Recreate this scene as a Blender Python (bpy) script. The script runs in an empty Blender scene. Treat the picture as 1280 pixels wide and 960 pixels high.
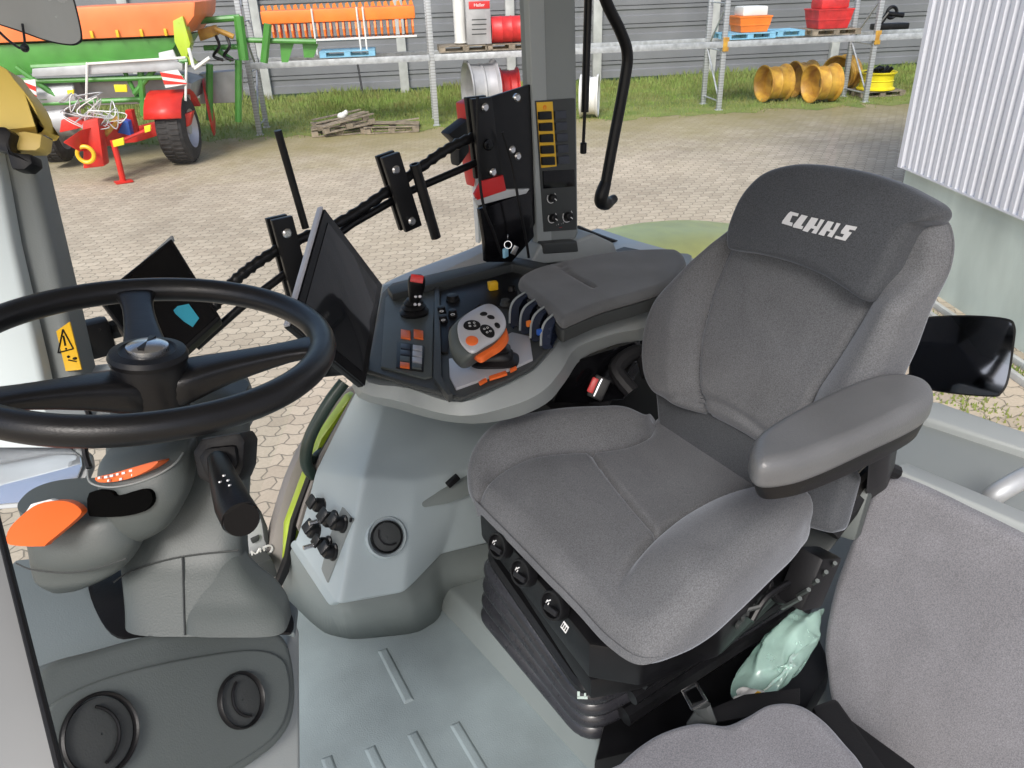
EXPO = 0.50
import bpy, bmesh, math, random
import numpy as np
from math import sin, cos, radians, pi, sqrt, atan2
from mathutils import Vector, Matrix
from mathutils.bvhtree import BVHTree
random.seed(7)
SC = bpy.context.scene
COL = SC.collection
# ---------------------------------------------------------------- camera
F = 980.0; PIT = radians(27.5); ROLL = radians(2.0); YAW = radians(35); CH = 1.38
FW = Vector((sin(YAW)*cos(PIT), cos(YAW)*cos(PIT), -sin(PIT)))
_r = Vector((cos(YAW), -sin(YAW), 0)); _u = _r.cross(FW)
CR = _r*cos(ROLL) - _u*sin(ROLL); CU = _u*cos(ROLL) + _r*sin(ROLL)
CAM = Vector((0, 0, CH))
cam = bpy.data.objects.new('camera', bpy.data.cameras.new('camera')); COL.objects.link(cam)
m = Matrix((CR, CU, -FW)).transposed().to_4x4(); m.translation = CAM
cam.matrix_world = m
cam.data.sensor_width = 36; cam.data.lens = 36*F/1280; cam.data.clip_start = 0.02; cam.data.clip_end = 500
SC.camera = cam
def ray(px, py): return CR*((px-640)/F) + CU*((480-py)/F) + FW
def Z(px, py, z):
    d = ray(px, py); return CAM + d*((z-CH)/d.z)
def Y(px, py, y):
    d = ray(px, py); return CAM + d*(y/d.y)
def X(px, py, x):
    d = ray(px, py); return CAM + d*(x/d.x)
def D(px, py, k): return CAM + ray(px, py)*k
def PL(px, py, p0, n):
    d = ray(px, py); return CAM + d*((p0-CAM).dot(n)/d.dot(n))
GZ = -1.62
def G(px, py): return Z(px, py, GZ)
HF = Vector((sin(YAW), cos(YAW), 0))
def B(px, py, base): return PL(px, py, base, HF)
EZ = Vector((0, 0, 1))
# ---------------------------------------------------------------- materials
MATS = {}
def mat(name, col, rough=.5, metal=0, var=.06, vs=3.0, bump=0, bs=200, spec=.5, sheen=0, coat=0, dirt=None, stretch=None):
    if name in MATS: return MATS[name]
    m = bpy.data.materials.new(name); m.use_nodes = True
    nt = m.node_tree; b = nt.nodes['Principled BSDF']; L = nt.links
    b.inputs['Roughness'].default_value = rough; b.inputs['Metallic'].default_value = metal
    b.inputs['Specular IOR Level'].default_value = spec
    if sheen:
        b.inputs['Sheen Weight'].default_value = sheen; b.inputs['Sheen Roughness'].default_value = .45
    if coat: b.inputs['Coat Weight'].default_value = coat
    tc = nt.nodes.new('ShaderNodeTexCoord'); mp = nt.nodes.new('ShaderNodeMapping'); L.new(tc.outputs['Object'], mp.inputs[0])
    if stretch: mp.inputs['Scale'].default_value = stretch
    n = nt.nodes.new('ShaderNodeTexNoise'); n.inputs['Scale'].default_value = vs; n.inputs['Detail'].default_value = 6
    L.new(mp.outputs[0], n.inputs['Vector'])
    r = nt.nodes.new('ShaderNodeValToRGB'); L.new(n.outputs['Fac'], r.inputs[0])
    c = Vector(col)
    lo = c*(1-var*2); hi = c*(1+var*2)
    if dirt: lo = Vector(dirt)
    r.color_ramp.elements[0].position = .3; r.color_ramp.elements[1].position = .7
    r.color_ramp.elements[0].color = (*lo, 1); r.color_ramp.elements[1].color = (*hi, 1)
    L.new(r.outputs[0], b.inputs['Base Color'])
    n3 = nt.nodes.new('ShaderNodeTexNoise'); n3.inputs['Scale'].default_value = vs*4; n3.inputs['Detail'].default_value = 5
    L.new(mp.outputs[0], n3.inputs['Vector'])
    mr = nt.nodes.new('ShaderNodeMapRange'); L.new(n3.outputs['Fac'], mr.inputs[0])
    mr.inputs['To Min'].default_value = max(0, rough-.08); mr.inputs['To Max'].default_value = min(1, rough+.08)
    L.new(mr.outputs[0], b.inputs['Roughness'])
    if bump:
        n2 = nt.nodes.new('ShaderNodeTexNoise'); n2.inputs['Scale'].default_value = bs; n2.inputs['Detail'].default_value = 3
        L.new(mp.outputs[0], n2.inputs['Vector'])
        bp = nt.nodes.new('ShaderNodeBump'); bp.inputs['Strength'].default_value = bump; bp.inputs['Distance'].default_value = .002
        L.new(n2.outputs['Fac'], bp.inputs['Height']); L.new(bp.outputs[0], b.inputs['Normal'])
    MATS[name] = m
    return m
def fabric(name, col, blot=.10):
    m = mat(name, col, .95, var=.0, sheen=.0, spec=.1)
    nt = m.node_tree; L = nt.links; b = nt.nodes['Principled BSDF']
    tc = nt.nodes.new('ShaderNodeTexCoord')
    a = nt.nodes.new('ShaderNodeTexNoise'); a.inputs['Scale'].default_value = 520; a.inputs['Detail'].default_value = 4
    c = nt.nodes.new('ShaderNodeTexNoise'); c.inputs['Scale'].default_value = 9; c.inputs['Detail'].default_value = 5; c.inputs['Distortion'].default_value = .6
    L.new(tc.outputs['Object'], a.inputs[0]); L.new(tc.outputs['Object'], c.inputs[0])
    r = nt.nodes.new('ShaderNodeValToRGB'); L.new(a.outputs['Fac'], r.inputs[0])
    cc = Vector(col)
    r.color_ramp.elements[0].position = .33; r.color_ramp.elements[1].position = .68
    r.color_ramp.elements[0].color = (*(cc*.74), 1); r.color_ramp.elements[1].color = (*(cc*1.28), 1)
    mr = nt.nodes.new('ShaderNodeMapRange'); L.new(c.outputs['Fac'], mr.inputs[0])
    mr.inputs['From Min'].default_value = .3; mr.inputs['From Max'].default_value = .7
    mr.inputs['To Min'].default_value = 1-blot; mr.inputs['To Max'].default_value = 1+blot
    mx = nt.nodes.new('ShaderNodeVectorMath'); mx.operation = 'SCALE'
    L.new(r.outputs[0], mx.inputs[0]); L.new(mr.outputs[0], mx.inputs['Scale'])
    L.new(mx.outputs[0], b.inputs['Base Color'])
    b.inputs['Sheen Weight'].default_value = .35; b.inputs['Sheen Roughness'].default_value = .4; b.inputs['Sheen Tint'].default_value = (.82, .88, 1, 1)
    bp = nt.nodes.new('ShaderNodeBump'); bp.inputs['Strength'].default_value = .5; bp.inputs['Distance'].default_value = .001
    L.new(a.outputs['Fac'], bp.inputs['Height']); L.new(bp.outputs[0], b.inputs['Normal'])
    return m
M_FAB = fabric('seat_velour', (.130, .133, .141))
M_FABD = fabric('headrest_velour', (.070, .074, .081), .06)
M_FABL = fabric('passenger_velour', (.186, .186, .202))
M_PAD = mat('armrest_fabric', (.102, .106, .110), .85, var=.08, vs=14, bump=.4, bs=420, sheen=.25)
M_LG = mat('light_grey_plastic', (.32, .345, .345), .45, var=.025, bump=.12, bs=500)
M_MG = mat('mid_grey_plastic', (.215, .235, .233), .48, var=.03, bump=.15, bs=500)
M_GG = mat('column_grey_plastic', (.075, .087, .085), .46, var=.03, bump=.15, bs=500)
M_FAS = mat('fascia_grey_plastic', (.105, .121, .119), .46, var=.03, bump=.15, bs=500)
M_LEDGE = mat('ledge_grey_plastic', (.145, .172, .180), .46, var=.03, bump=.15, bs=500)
M_NAVY = mat('navy_gloss', (.015, .022, .045), .25, var=.1)
M_DG = mat('dark_grey_plastic', (.045, .049, .049), .5, spec=.4, var=.05, bump=.15, bs=450)
M_BLU = mat('pale_blue_grey_plastic', (.40, .465, .49), .42, var=.03, bump=.12, bs=450)
M_SKIRT = mat('skirt_grey_plastic', (.17, .195, .193), .5, var=.05, bump=.15, bs=450)
M_FLOOR = mat('floor_mat_rubber', (.215, .26, .272), .5, var=.11, vs=5, bump=.35, bs=330, dirt=(.185, .22, .228))
M_BK = mat('black_plastic', (.007, .007, .008), .42, spec=.3, var=.1, bump=.12, bs=400)
M_BKG = mat('black_gloss', (.004, .004, .005), .15, spec=.3, var=.1)
M_BKM = mat('black_metal', (.006, .006, .007), .36, spec=.35, var=.15, vs=20, bump=.1, bs=60)
M_RUB = mat('black_rubber', (.013, .013, .015), .55, spec=.35, var=.15, vs=10, bump=.2, bs=120)
M_BEL = mat('bellows_rubber', (.024, .024, .029), .28, var=.18, vs=8, bump=.5, bs=16)
M_WHEEL = mat('wheel_polyurethane', (.009, .009, .010), .34, spec=.4, var=.1, vs=12, bump=.12, bs=500)
M_ORG = mat('orange_plastic', (.80, .15, .03), .4, var=.05)
M_YEL = mat('yellow_plastic', (.80, .47, .02), .4, var=.05)
M_RED = mat('red_plastic', (.60, .02, .02), .35, var=.05)
M_BLUE = mat('blue_plastic', (.02, .10, .45), .4, var=.05)
M_WHT = mat('white_print', (.75, .75, .75), .5, var=.02)
M_SIL = mat('silver_plastic', (.52, .52, .55), .35, metal=.3, var=.04)
M_CHR = mat('bright_steel', (.65, .65, .66), .25, metal=1, var=.05)
M_GALV = mat('galvanised_steel', (.46, .48, .50), .5, metal=.4, var=.12, vs=9)
M_LIME = mat('lime_paint', (.42, .56, .04), .3, var=.06, coat=.4)
M_LIMEP = mat('pale_lime_paint', (.90, .90, .30), .45, var=.06, vs=6, coat=.1)
M_TAUPE = mat('mudguard_plastic', (.27, .25, .23), .6, var=.07, vs=4, bump=.2, bs=120)
M_PGREY = mat('pale_grey_paint', (.50, .52, .53), .35, var=.04)
M_DGREEN = mat('dark_green_handle', (.025, .045, .035), .35, var=.1)
M_TEAL = mat("teal_bag_film", (.55, .78, .70), .25, var=.12, vs=10, bump=1, bs=25)
M_TEAL.node_tree.nodes["Principled BSDF"].inputs["Transmission Weight"].default_value = .55
M_SCREEN = mat('screen_glass', (.012, .013, .015), .07, var=.1)
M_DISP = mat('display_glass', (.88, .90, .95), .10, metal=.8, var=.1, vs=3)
M_MIRROR = mat('mirror_glass', (.26, .26, .28), .03, metal=1, var=.02)
# ---------------------------------------------------------------- scene graph
def tag(o, label=None, cat=None, group=None, kind=None):
    if label: o['label'] = label
    if cat: o['category'] = cat
    if group: o['group'] = group
    if kind: o['kind'] = kind
    return o
def thing(name, label, cat, loc, group=None):
    o = bpy.data.objects.new(name, None); COL.objects.link(o); o.location = loc; o.empty_display_size = .05
    return tag(o, label, cat, group)
def wloc(p):
    v = Vector((0, 0, 0))
    while p is not None:
        v = v + p.location; p = p.parent
    return v
class MB:
    def __init__(s): s.bm = bmesh.new()
    def _f(s, vs):
        try: return s.bm.faces.new(vs)
        except ValueError: return None
    def bev(s, faces, w, seg=2):
        if w <= 0: return
        faces = [f for f in faces if f]
        bmesh.ops.recalc_face_normals(s.bm, faces=faces)
        es = list({e for f in faces for e in f.edges if len(e.link_faces) == 2 and e.calc_face_angle(0) > .35})
        bmesh.ops.bevel(s.bm, geom=es, offset=w, segments=seg, profile=.6, affect='EDGES', clamp_overlap=True)
    def hexa(s, p, bevel=0, seg=2):     # 8 pts: bottom 4, top 4
        v = [s.bm.verts.new(q) for q in p]
        fs = [s._f([v[i] for i in q]) for q in ((0,3,2,1),(4,5,6,7),(0,1,5,4),(1,2,6,5),(2,3,7,6),(3,0,4,7))]
        s.bev(fs, bevel, seg); return s
    def box(s, c, size, rot=None, bevel=0, seg=2):
        c = Vector(c); h = [x/2 for x in size]; R = rot if rot is not None else Matrix.Identity(3)
        P = [c + R @ Vector((sx*h[0], sy*h[1], sz*h[2])) for sz in (-1, 1) for sx, sy in ((-1,-1),(1,-1),(1,1),(-1,1))]
        return s.hexa(P, bevel, seg)
    def slab(s, poly, vec, bevel=0, seg=2):   # polygon extruded along vec
        vec = Vector(vec)
        a = [s.bm.verts.new(p) for p in poly]; b = [s.bm.verts.new(Vector(p)+vec) for p in poly]
        n = len(a); fs = [s._f(a), s._f(b[::-1])]
        for i in range(n): fs.append(s._f([a[i], a[(i+1) % n], b[(i+1) % n], b[i]]))
        s.bev(fs, bevel, seg); return s
    def loft(s, rings, cap=True, closed=True):
        V = [[s.bm.verts.new(p) for p in r] for r in rings]; n = len(V[0])
        for i in range(len(V)-1):
            for j in range(n if closed else n-1):
                k = (j+1) % n; s._f([V[i][j], V[i][k], V[i+1][k], V[i+1][j]])
        if cap: s._f(V[0][::-1]); s._f(V[-1])
        return s
    def tube(s, path, r, n=12, cap=True, flat=1.0):
        path = [Vector(p) for p in path]; R = []
        up = None
        for i, p in enumerate(path):
            t = (path[min(i+1, len(path)-1)] - path[max(i-1, 0)]).normalized()
            if up is None:
                up = Vector((0, 0, 1)) if abs(t.z) < .9 else Vector((1, 0, 0))
            a = (up - t*up.dot(t)).normalized(); b = t.cross(a); up = a
            rr = r[i] if isinstance(r, (list, tuple)) else r
            R.append([p + a*(rr*cos(2*pi*k/n)) + b*(rr*flat*sin(2*pi*k/n)) for k in range(n)])
        return s.loft(R, cap)
    def cyl(s, p0, p1, r, r1=None, n=24, bevel=0):
        p0 = Vector(p0); p1 = Vector(p1); r1 = r if r1 is None else r1
        if bevel:
            d = (p1-p0).normalized()
            return s.tube([p0, p0+d*.0001, p0+d*bevel, p1-d*bevel, p1-d*.0001, p1], [r-bevel, r-bevel, r, r1, r1-bevel, r1-bevel], n)
        return s.tube([p0, p1], [r, r1], n)
    def lathe(s, c, ax, prof, n=32, cap=True):   # prof: (radius, height along ax)
        c = Vector(c); ax = Vector(ax).normalized()
        a = ax.cross(Vector((0, 0, 1)) if abs(ax.z) < .9 else Vector((1, 0, 0))).normalized(); b = ax.cross(a)
        return s.loft([[c + ax*h + a*(r*cos(2*pi*k/n)) + b*(r*sin(2*pi*k/n)) for k in range(n)] for r, h in prof], cap)
    def torus(s, c, ax, R, r, n=64, k=16, a0=0, a1=2*pi, fl=1):
        c = Vector(c); ax = Vector(ax).normalized()
        a = ax.cross(Vector((0, 0, 1)) if abs(ax.z) < .9 else Vector((1, 0, 0))).normalized(); b = ax.cross(a)
        V = []
        full = abs(a1-a0-2*pi) < 1e-6
        for i in range(n if full else n+1):
            t = a0+(a1-a0)*i/n; d = a*cos(t)+b*sin(t)
            V.append([s.bm.verts.new(c + d*(R + r*cos(2*pi*j/k)) + ax*(r*fl*sin(2*pi*j/k))) for j in range(k)])
        for i in range(n):
            i2 = (i+1) % len(V)
            for j in range(k): s._f([V[i][j], V[i][(j+1) % k], V[i2][(j+1) % k], V[i2][j]])
        return s
    def grid(s, rows):
        V = [[s.bm.verts.new(p) for p in r] for r in rows]
        for i in range(len(V)-1):
            for j in range(len(V[0])-1): s._f([V[i][j], V[i][j+1], V[i+1][j+1], V[i+1][j]])
        return s
    def mesh(s, pts, faces, thick=0, bevel=0, subsurf=0):
        v = [s.bm.verts.new(p) for p in pts]; fs = [s._f([v[i] for i in f]) for f in faces]
        return s
    def ball(s, c, r, sc=(1, 1, 1), R=None, u=20, v=12):
        mm = Matrix.Translation(Vector(c)) @ ((R.to_4x4() if R else Matrix.Identity(4)) @ Matrix.Diagonal((*[r*q for q in sc], 1)))
        bmesh.ops.create_uvsphere(s.bm, u_segments=u, v_segments=v, radius=1, matrix=mm); return s
    def build(s, name, material, parent=None, sharp=35, solid=0, sub=0, bevel=0, origin=None):
        bmesh.ops.recalc_face_normals(s.bm, faces=s.bm.faces)
        me = bpy.data.meshes.new(name); s.bm.to_mesh(me); s.bm.free()
        o = bpy.data.objects.new(name, me)
        off = wloc(parent) if parent else (Vector(origin) if origin is not None else None)
        if off is None:
            co = [v.co for v in me.vertices]
            mn = [min(c[i] for c in co) for i in range(3)]; mx = [max(c[i] for c in co) for i in range(3)]
            off = Vector(((mn[0]+mx[0])/2, (mn[1]+mx[1])/2, mn[2]))
        me.transform(Matrix.Translation(-off))
        if parent: o.parent = parent
        else: o.location = off
        COL.objects.link(o)
        for f in me.polygons: f.use_smooth = True
        me.set_sharp_from_angle(angle=radians(sharp))
        me.materials.append(material)
        if solid:
            md = o.modifiers.new('s', 'SOLIDIFY'); md.thickness = solid; md.offset = -1
        if bevel:
            md = o.modifiers.new('b', 'BEVEL'); md.width = bevel; md.segments = 3; md.limit_method = 'ANGLE'; md.angle_limit = radians(30)
        if sub:
            md = o.modifiers.new('u', 'SUBSURF'); md.levels = sub; md.render_levels = sub
        return o
def dup(root, loc=None, rot=None, label=None, scale=None, group=None):
    r = root.copy(); COL.objects.link(r)
    if loc is not None: r.location = loc
    if rot is not None: r.rotation_euler = rot
    if scale is not None: r.scale = scale
    if label: r['label'] = label
    if group: r['group'] = group
    for ch in list(root.children):
        c = ch.copy(); COL.objects.link(c); c.parent = r
        for g in list(ch.children):
            d = g.copy(); COL.objects.link(d); d.parent = c
    return r
def crom(pts, n=8, closed=True):
    pts = [Vector(p) for p in pts]; N = len(pts); out = []
    rng = range(N if closed else N-1)
    for i in rng:
        if closed: a, b, c, d = pts[i-1], pts[i], pts[(i+1) % N], pts[(i+2) % N]
        else: a, b, c, d = pts[max(i-1, 0)], pts[i], pts[i+1], pts[min(i+2, N-1)]
        for k in range(n):
            t = k/n
            out.append(.5*((2*b) + (c-a)*t + (2*a-5*b+4*c-d)*t*t + (3*b-a-3*c+d)*t**3))
    if not closed: out.append(pts[-1])
    return out
def segdist(p, a, b):
    ab = b-a; t = max(0, min(1, (p-a).dot(ab)/max(ab.dot(ab), 1e-9))); return (p-(a+ab*t)).length
def pdist(p, line): return min(segdist(p, line[i], line[i+1]) for i in range(len(line)-1))
def inside(p, poly):
    c = False; n = len(poly)
    for i in range(n):
        a, b = poly[i], poly[i-1]
        if (a.y > p.y) != (b.y > p.y) and p.x < (b.x-a.x)*(p.y-a.y)/(b.y-a.y)+a.x: c = not c
    return c
def sstep(t): t = max(0, min(1, t)); return t*t*(3-2*t)
def cushion(name, material, outline, zf, O, ex, ey, ez, R=.04, thick=.1, nr=60, parent=None, Rb=None, sharp=60, centre=None, exact=False):
    """outline: list of 2-D Vectors (local), zf(x,y)->height above plane; rounded rim radius R; closed underneath"""
    c = centre if centre is not None else sum(outline, Vector((0, 0)))/len(outline)
    Rb = Rb or min(R, thick*.4)
    mb = MB(); rings = []; ol2 = list(outline)+[outline[0]]
    for i in range(nr):
        t = ((i+.5)/nr) if i < nr-1 else 1
        t = 1-(1-t)**1.25
        ring = []
        for q in outline:
            p = c+(q-c)*t; d = (1-t)*(q-c).length
            if exact: d = pdist(p, ol2) if t < 1 else 0
            drop = R-sqrt(max(0, R*R-(R-d)**2)) if d < R else 0
            ring.append(O+ex*p.x+ey*p.y+ez*(zf(p)-drop))
        rings.append(ring)
    hs = [(zf(q)-R) for q in outline]
    for k in range(1, 4):
        rings.append([O+ex*q.x+ey*q.y+ez*(h*(1-k/3)+(-thick+Rb)*k/3) for q, h in zip(outline, hs)])
    for k in range(1, 7):
        a = pi/2*k/6
        rings.append([O+ex*(q.x-(q-c).normalized().x*Rb*(1-cos(a)))+ey*(q.y-(q-c).normalized().y*Rb*(1-cos(a)))+ez*(-thick+Rb*(1-sin(a))) for q in outline])
    mb.loft(rings)
    return mb.build(name, material, parent, sharp=sharp)
def rotz(a): return Matrix.Rotation(a, 3, 'Z')
def frame(ax):      # 3x3 with z column = ax
    ax = Vector(ax).normalized(); a = ax.cross(Vector((0, 0, 1)) if abs(ax.z) < .9 else Vector((1, 0, 0))).normalized()
    return Matrix((a, ax.cross(a), ax)).transposed()
def cols(a, b, c): return Matrix((a, b, c)).transposed()
_curve_cache = {}
def textmesh(txt, size, O, ex, ey, name, material, parent, align='CENTER', depth=.0006, ez=None):
    cu = bpy.data.curves.new('txt', 'FONT'); cu.body = txt; cu.size = size; cu.align_x = align; cu.align_y = 'CENTER'; cu.extrude = depth
    to = bpy.data.objects.new('txt', cu); COL.objects.link(to)
    dg = bpy.context.evaluated_depsgraph_get(); dg.update()
    me = bpy.data.meshes.new_from_object(to.evaluated_get(dg)); bpy.data.objects.remove(to)
    ez = ez or ex.cross(ey)
    M = cols(ex, ey, ez).to_4x4(); M.translation = O
    me.transform(M); mb = MB(); mb.bm.from_mesh(me)
    return mb.build(name, material, parent)
# ================================================================ OUTSIDE
M_HOP = mat('trailer_green', (.07, .26, .045), .4, var=.08, vs=3)
M_HOR = mat('hopper_orange', (.85, .22, .07), .45, var=.06, vs=2)
M_TRED = mat('trailer_red', (.62, .03, .02), .4, var=.08, vs=5)
M_TGRY = mat('trailer_grey', (.45, .46, .48), .45, metal=.3, var=.1)
M_TYRE = mat('trailer_tyre', (.035, .033, .032), .8, var=.2, vs=9, bump=.6, bs=30)
M_PERF = mat('perforated_steel', (.44, .46, .48), .5, metal=.4, var=.12, vs=9)
_nt = M_PERF.node_tree; _b = _nt.nodes['Principled BSDF']
_tc = _nt.nodes.new('ShaderNodeTexCoord'); _w = _nt.nodes.new('ShaderNodeTexWave'); _w.bands_direction = 'Z'; _w.inputs['Scale'].default_value = 5.2; _nt.links.new(_tc.outputs['Object'], _w.inputs[0])
_r = _nt.nodes.new('ShaderNodeValToRGB'); _r.color_ramp.elements[0].position = .2; _r.color_ramp.elements[1].position = .35; _r.color_ramp.elements[0].color = (.34, .35, .36, 1); _r.color_ramp.elements[1].color = (.48, .5, .52, 1); _nt.links.new(_w.outputs[1], _r.inputs[0]); _nt.links.new(_r.outputs[0], _b.inputs['Base Color'])
M_WOOD = mat('weathered_pallet_wood', (.24, .20, .15), .85, var=.22, vs=7, bump=.4, bs=40)
M_DRUM = mat('drum_red', (.55, .03, .03), .45, var=.12, vs=5)
M_RYEL = mat('rim_yellow_rusty', (.62, .37, .05), .5, var=.05, vs=5, dirt=(.36, .17, .03))
M_BYEL = mat('rim_yellow_clean', (.80, .66, .02), .4, var=.05)
M_RGRY = mat('rim_grey', (.40, .40, .41), .45, var=.1, metal=.3)
M_RWHT = mat('rim_white', (.72, .72, .70), .45, var=.04)
M_CRO = mat('roller_orange', (.88, .22, .03), .45, var=.06)
M_BPAL = mat('pallet_blue', (.22, .48, .66), .55, var=.08)
M_WALLG = mat('barrier_panel', (.19, .197, .21), .55, var=.08, vs=.6, metal=.2)
M_POST = mat('barrier_post', (.42, .43, .42), .7, var=.1, vs=3)
M_PLIN = mat('warehouse_plinth', (.50, .56, .51), .8, var=.10, vs=1.3, bump=.5, bs=30, stretch=(1.5, 1.5, .6))
M_CLAD = mat('white_cladding', (.60, .61, .66), .42, var=.05, vs=1.2, stretch=(3, 3, .25))
M_CONC = mat('kerb_concrete', (.48, .48, .45), .8, var=.12, vs=5, bump=.3, bs=50)

def ground_mat():
    m = bpy.data.materials.new('paver_ground'); m.use_nodes = True; nt = m.node_tree; L = nt.links; b = nt.nodes['Principled BSDF']
    N = nt.nodes.new
    def mth(op, a, c=None, **k):
        n = N('ShaderNodeMath'); n.operation = op
        for i, v in enumerate((a, c)):
            if v is None: continue
            if isinstance(v, (int, float)): n.inputs[i].default_value = v
            else: L.new(v, n.inputs[i])
        return n.outputs[0]
    tc = N('ShaderNodeTexCoord'); mp = N('ShaderNodeMapping'); mp.inputs['Rotation'].default_value = (0, 0, radians(30))
    L.new(tc.outputs['Object'], mp.inputs[0]); sp = N('ShaderNodeSeparateXYZ'); L.new(mp.outputs[0], sp.inputs[0])
    x, y = sp.outputs[0], sp.outputs[1]
    PW, PH = .175, .145
    # zig-zag joints: shift x by a triangular wave of y, y by a triangular wave of x
    tx = mth('PINGPONG', mth('ADD', y, PH/2), PH/2); ty = mth('PINGPONG', mth('ADD', x, PW/4), PW/2)
    x2 = mth('ADD', x, mth('MULTIPLY', tx, .42)); y2 = mth('ADD', y, mth('MULTIPLY', mth('MINIMUM', ty, PW*.33), .5))
    cb = N('ShaderNodeCombineXYZ'); L.new(x2, cb.inputs[0]); L.new(y2, cb.inputs[1])
    br = N('ShaderNodeTexBrick'); L.new(cb.outputs[0], br.inputs['Vector']); br.inputs['Scale'].default_value = 1
    br.inputs['Brick Width'].default_value = PW; br.inputs['Row Height'].default_value = PH; br.inputs['Mortar Size'].default_value = .007
    br.inputs['Mortar Smooth'].default_value = .4; br.offset = .5
    br.inputs['Color1'].default_value = (.545, .465, .355, 1); br.inputs['Color2'].default_value = (.44, .37, .28, 1); br.inputs['Mortar'].default_value = (.25, .22, .17, 1)
    n1 = N('ShaderNodeTexNoise'); n1.inputs['Scale'].default_value = .55; n1.inputs['Detail'].default_value = 8; L.new(tc.outputs['Object'], n1.inputs[0])
    n2 = N('ShaderNodeTexNoise'); n2.inputs['Scale'].default_value = 45; n2.inputs['Detail'].default_value = 4; L.new(tc.outputs['Object'], n2.inputs[0])
    mr = N('ShaderNodeMapRange'); L.new(n1.outputs[0], mr.inputs[0]); mr.inputs['From Min'].default_value = .3; mr.inputs['From Max'].default_value = .7; mr.inputs['To Min'].default_value = .84; mr.inputs['To Max'].default_value = 1.12
    m2 = N('ShaderNodeMapRange'); L.new(n2.outputs[0], m2.inputs[0]); m2.inputs['To Min'].default_value = .82; m2.inputs['To Max'].default_value = 1.18
    sc = N('ShaderNodeVectorMath'); sc.operation = 'SCALE'; L.new(br.outputs['Color'], sc.inputs[0]); L.new(mth('MULTIPLY', mr.outputs[0], m2.outputs[0]), sc.inputs['Scale'])
    # moss and dirt gathering towards the grass verge
    dp = N('ShaderNodeVectorMath'); dp.operation = 'DOT_PRODUCT'; L.new(tc.outputs['Object'], dp.inputs[0]); dp.inputs[1].default_value = WN
    n3 = N('ShaderNodeTexNoise'); n3.inputs['Scale'].default_value = .9; n3.inputs['Detail'].default_value = 9; n3.inputs['Roughness'].default_value = .7; L.new(tc.outputs['Object'], n3.inputs[0])
    d = mth('ADD', mth('SUBTRACT', dp.outputs['Value'], VERGE-3.0), mth('MULTIPLY', mth('SUBTRACT', n3.outputs[0], .5), 7.0))
    fr = N('ShaderNodeMapRange'); L.new(d, fr.inputs[0]); fr.inputs['From Min'].default_value = -1.5; fr.inputs['From Max'].default_value = 3.2; fr.inputs['To Max'].default_value = .9
    mx = N('ShaderNodeMix'); mx.data_type = 'RGBA'; L.new(fr.outputs[0], mx.inputs[0]); L.new(sc.outputs[0], mx.inputs[6]); mx.inputs[7].default_value = (.27, .235, .10, 1)
    # mossy stains scattered over the yard
    n4 = N('ShaderNodeTexNoise'); n4.inputs['Scale'].default_value = .35; n4.inputs['Detail'].default_value = 7; n4.inputs['Roughness'].default_value = .65; L.new(tc.outputs['Object'], n4.inputs[0])
    f4 = N('ShaderNodeMapRange'); L.new(n4.outputs[0], f4.inputs[0]); f4.inputs['From Min'].default_value = .52; f4.inputs['From Max'].default_value = .75; f4.inputs['To Max'].default_value = .15
    m4 = N('ShaderNodeMix'); m4.data_type = 'RGBA'; L.new(f4.outputs[0], m4.inputs[0]); L.new(mx.outputs[2], m4.inputs[6]); m4.inputs[7].default_value = (.34, .28, .17, 1)
    L.new(m4.outputs[2], b.inputs['Base Color']); b.inputs['Roughness'].default_value = .85; b.inputs['Specular IOR Level'].default_value = .25
    bp = N('ShaderNodeBump'); bp.inputs['Strength'].default_value = .6; bp.inputs['Distance'].default_value = .006; L.new(br.outputs['Fac'], bp.inputs['Height']); bp.invert = True
    L.new(bp.outputs[0], b.inputs['Normal'])
    return m
# ---- ground, verge, barrier wall
w0 = G(400, 121); w1 = G(1060, 88)
WT = (w1-w0); WT.z = 0; WT.normalize(); WN = Vector((-WT.y, WT.x, 0))
if WN.dot(HF) < 0: WN = -WN
r0 = G(548, 157); r1 = G(898, 138)
VERGE = G(700, 152).dot(WN)
mb = MB(); mb.grid([[Vector((x, y, GZ)) for x in (-150, 150)] for y in (-150, 150)])
tag(mb.build('ground', ground_mat(), origin=(0, 0, GZ)), kind='structure')
M_SOIL = mat('verge_soil', (.16, .17, .05), .9, var=.25, vs=1.5, dirt=(.13, .20, .03))
WB = w0.dot(WN)
mb = MB(); front = []
rr = random.Random(3)
a = -26.0
while a < 30:
    front.append(w0 + WT*a - WN*(WB-VERGE) + WN*(rr.uniform(-.45, .3))); a += rr.uniform(.15, .5)
rows = [[Vector((p.x, p.y, GZ+.005)) for p in front], [Vector(((p+WN*(WB+3-p.dot(WN))).x, (p+WN*(WB+3-p.dot(WN))).y, GZ+.005)) for p in front]]
mb.grid(rows); tag(mb.build('grass_verge', M_SOIL), kind='structure')
def blades(name, label, spots, mat_, seed=1):
    rr = random.Random(seed); vs = []; fs = []
    for (x, y, h) in spots:
        az = rr.uniform(0, 6.28); w = rr.uniform(.006, .014)*(1+h); dx, dy = cos(az)*w, sin(az)*w
        lx, ly = rr.uniform(-.4, .4)*h, rr.uniform(-.4, .4)*h
        n = len(vs); vs += [(x-dx, y-dy, GZ), (x+dx, y+dy, GZ), (x+lx*.4+dx*.6, y+ly*.4+dy*.6, GZ+h*.6), (x+lx, y+ly, GZ+h)]
        fs += [(n, n+1, n+2), (n, n+2, n+3)]
    me = bpy.data.meshes.new(name); me.from_pydata(vs, [], fs); o = bpy.data.objects.new(name, me); COL.objects.link(o); me.materials.append(mat_)
    return tag(o, label, 'grass', kind='stuff')
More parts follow.
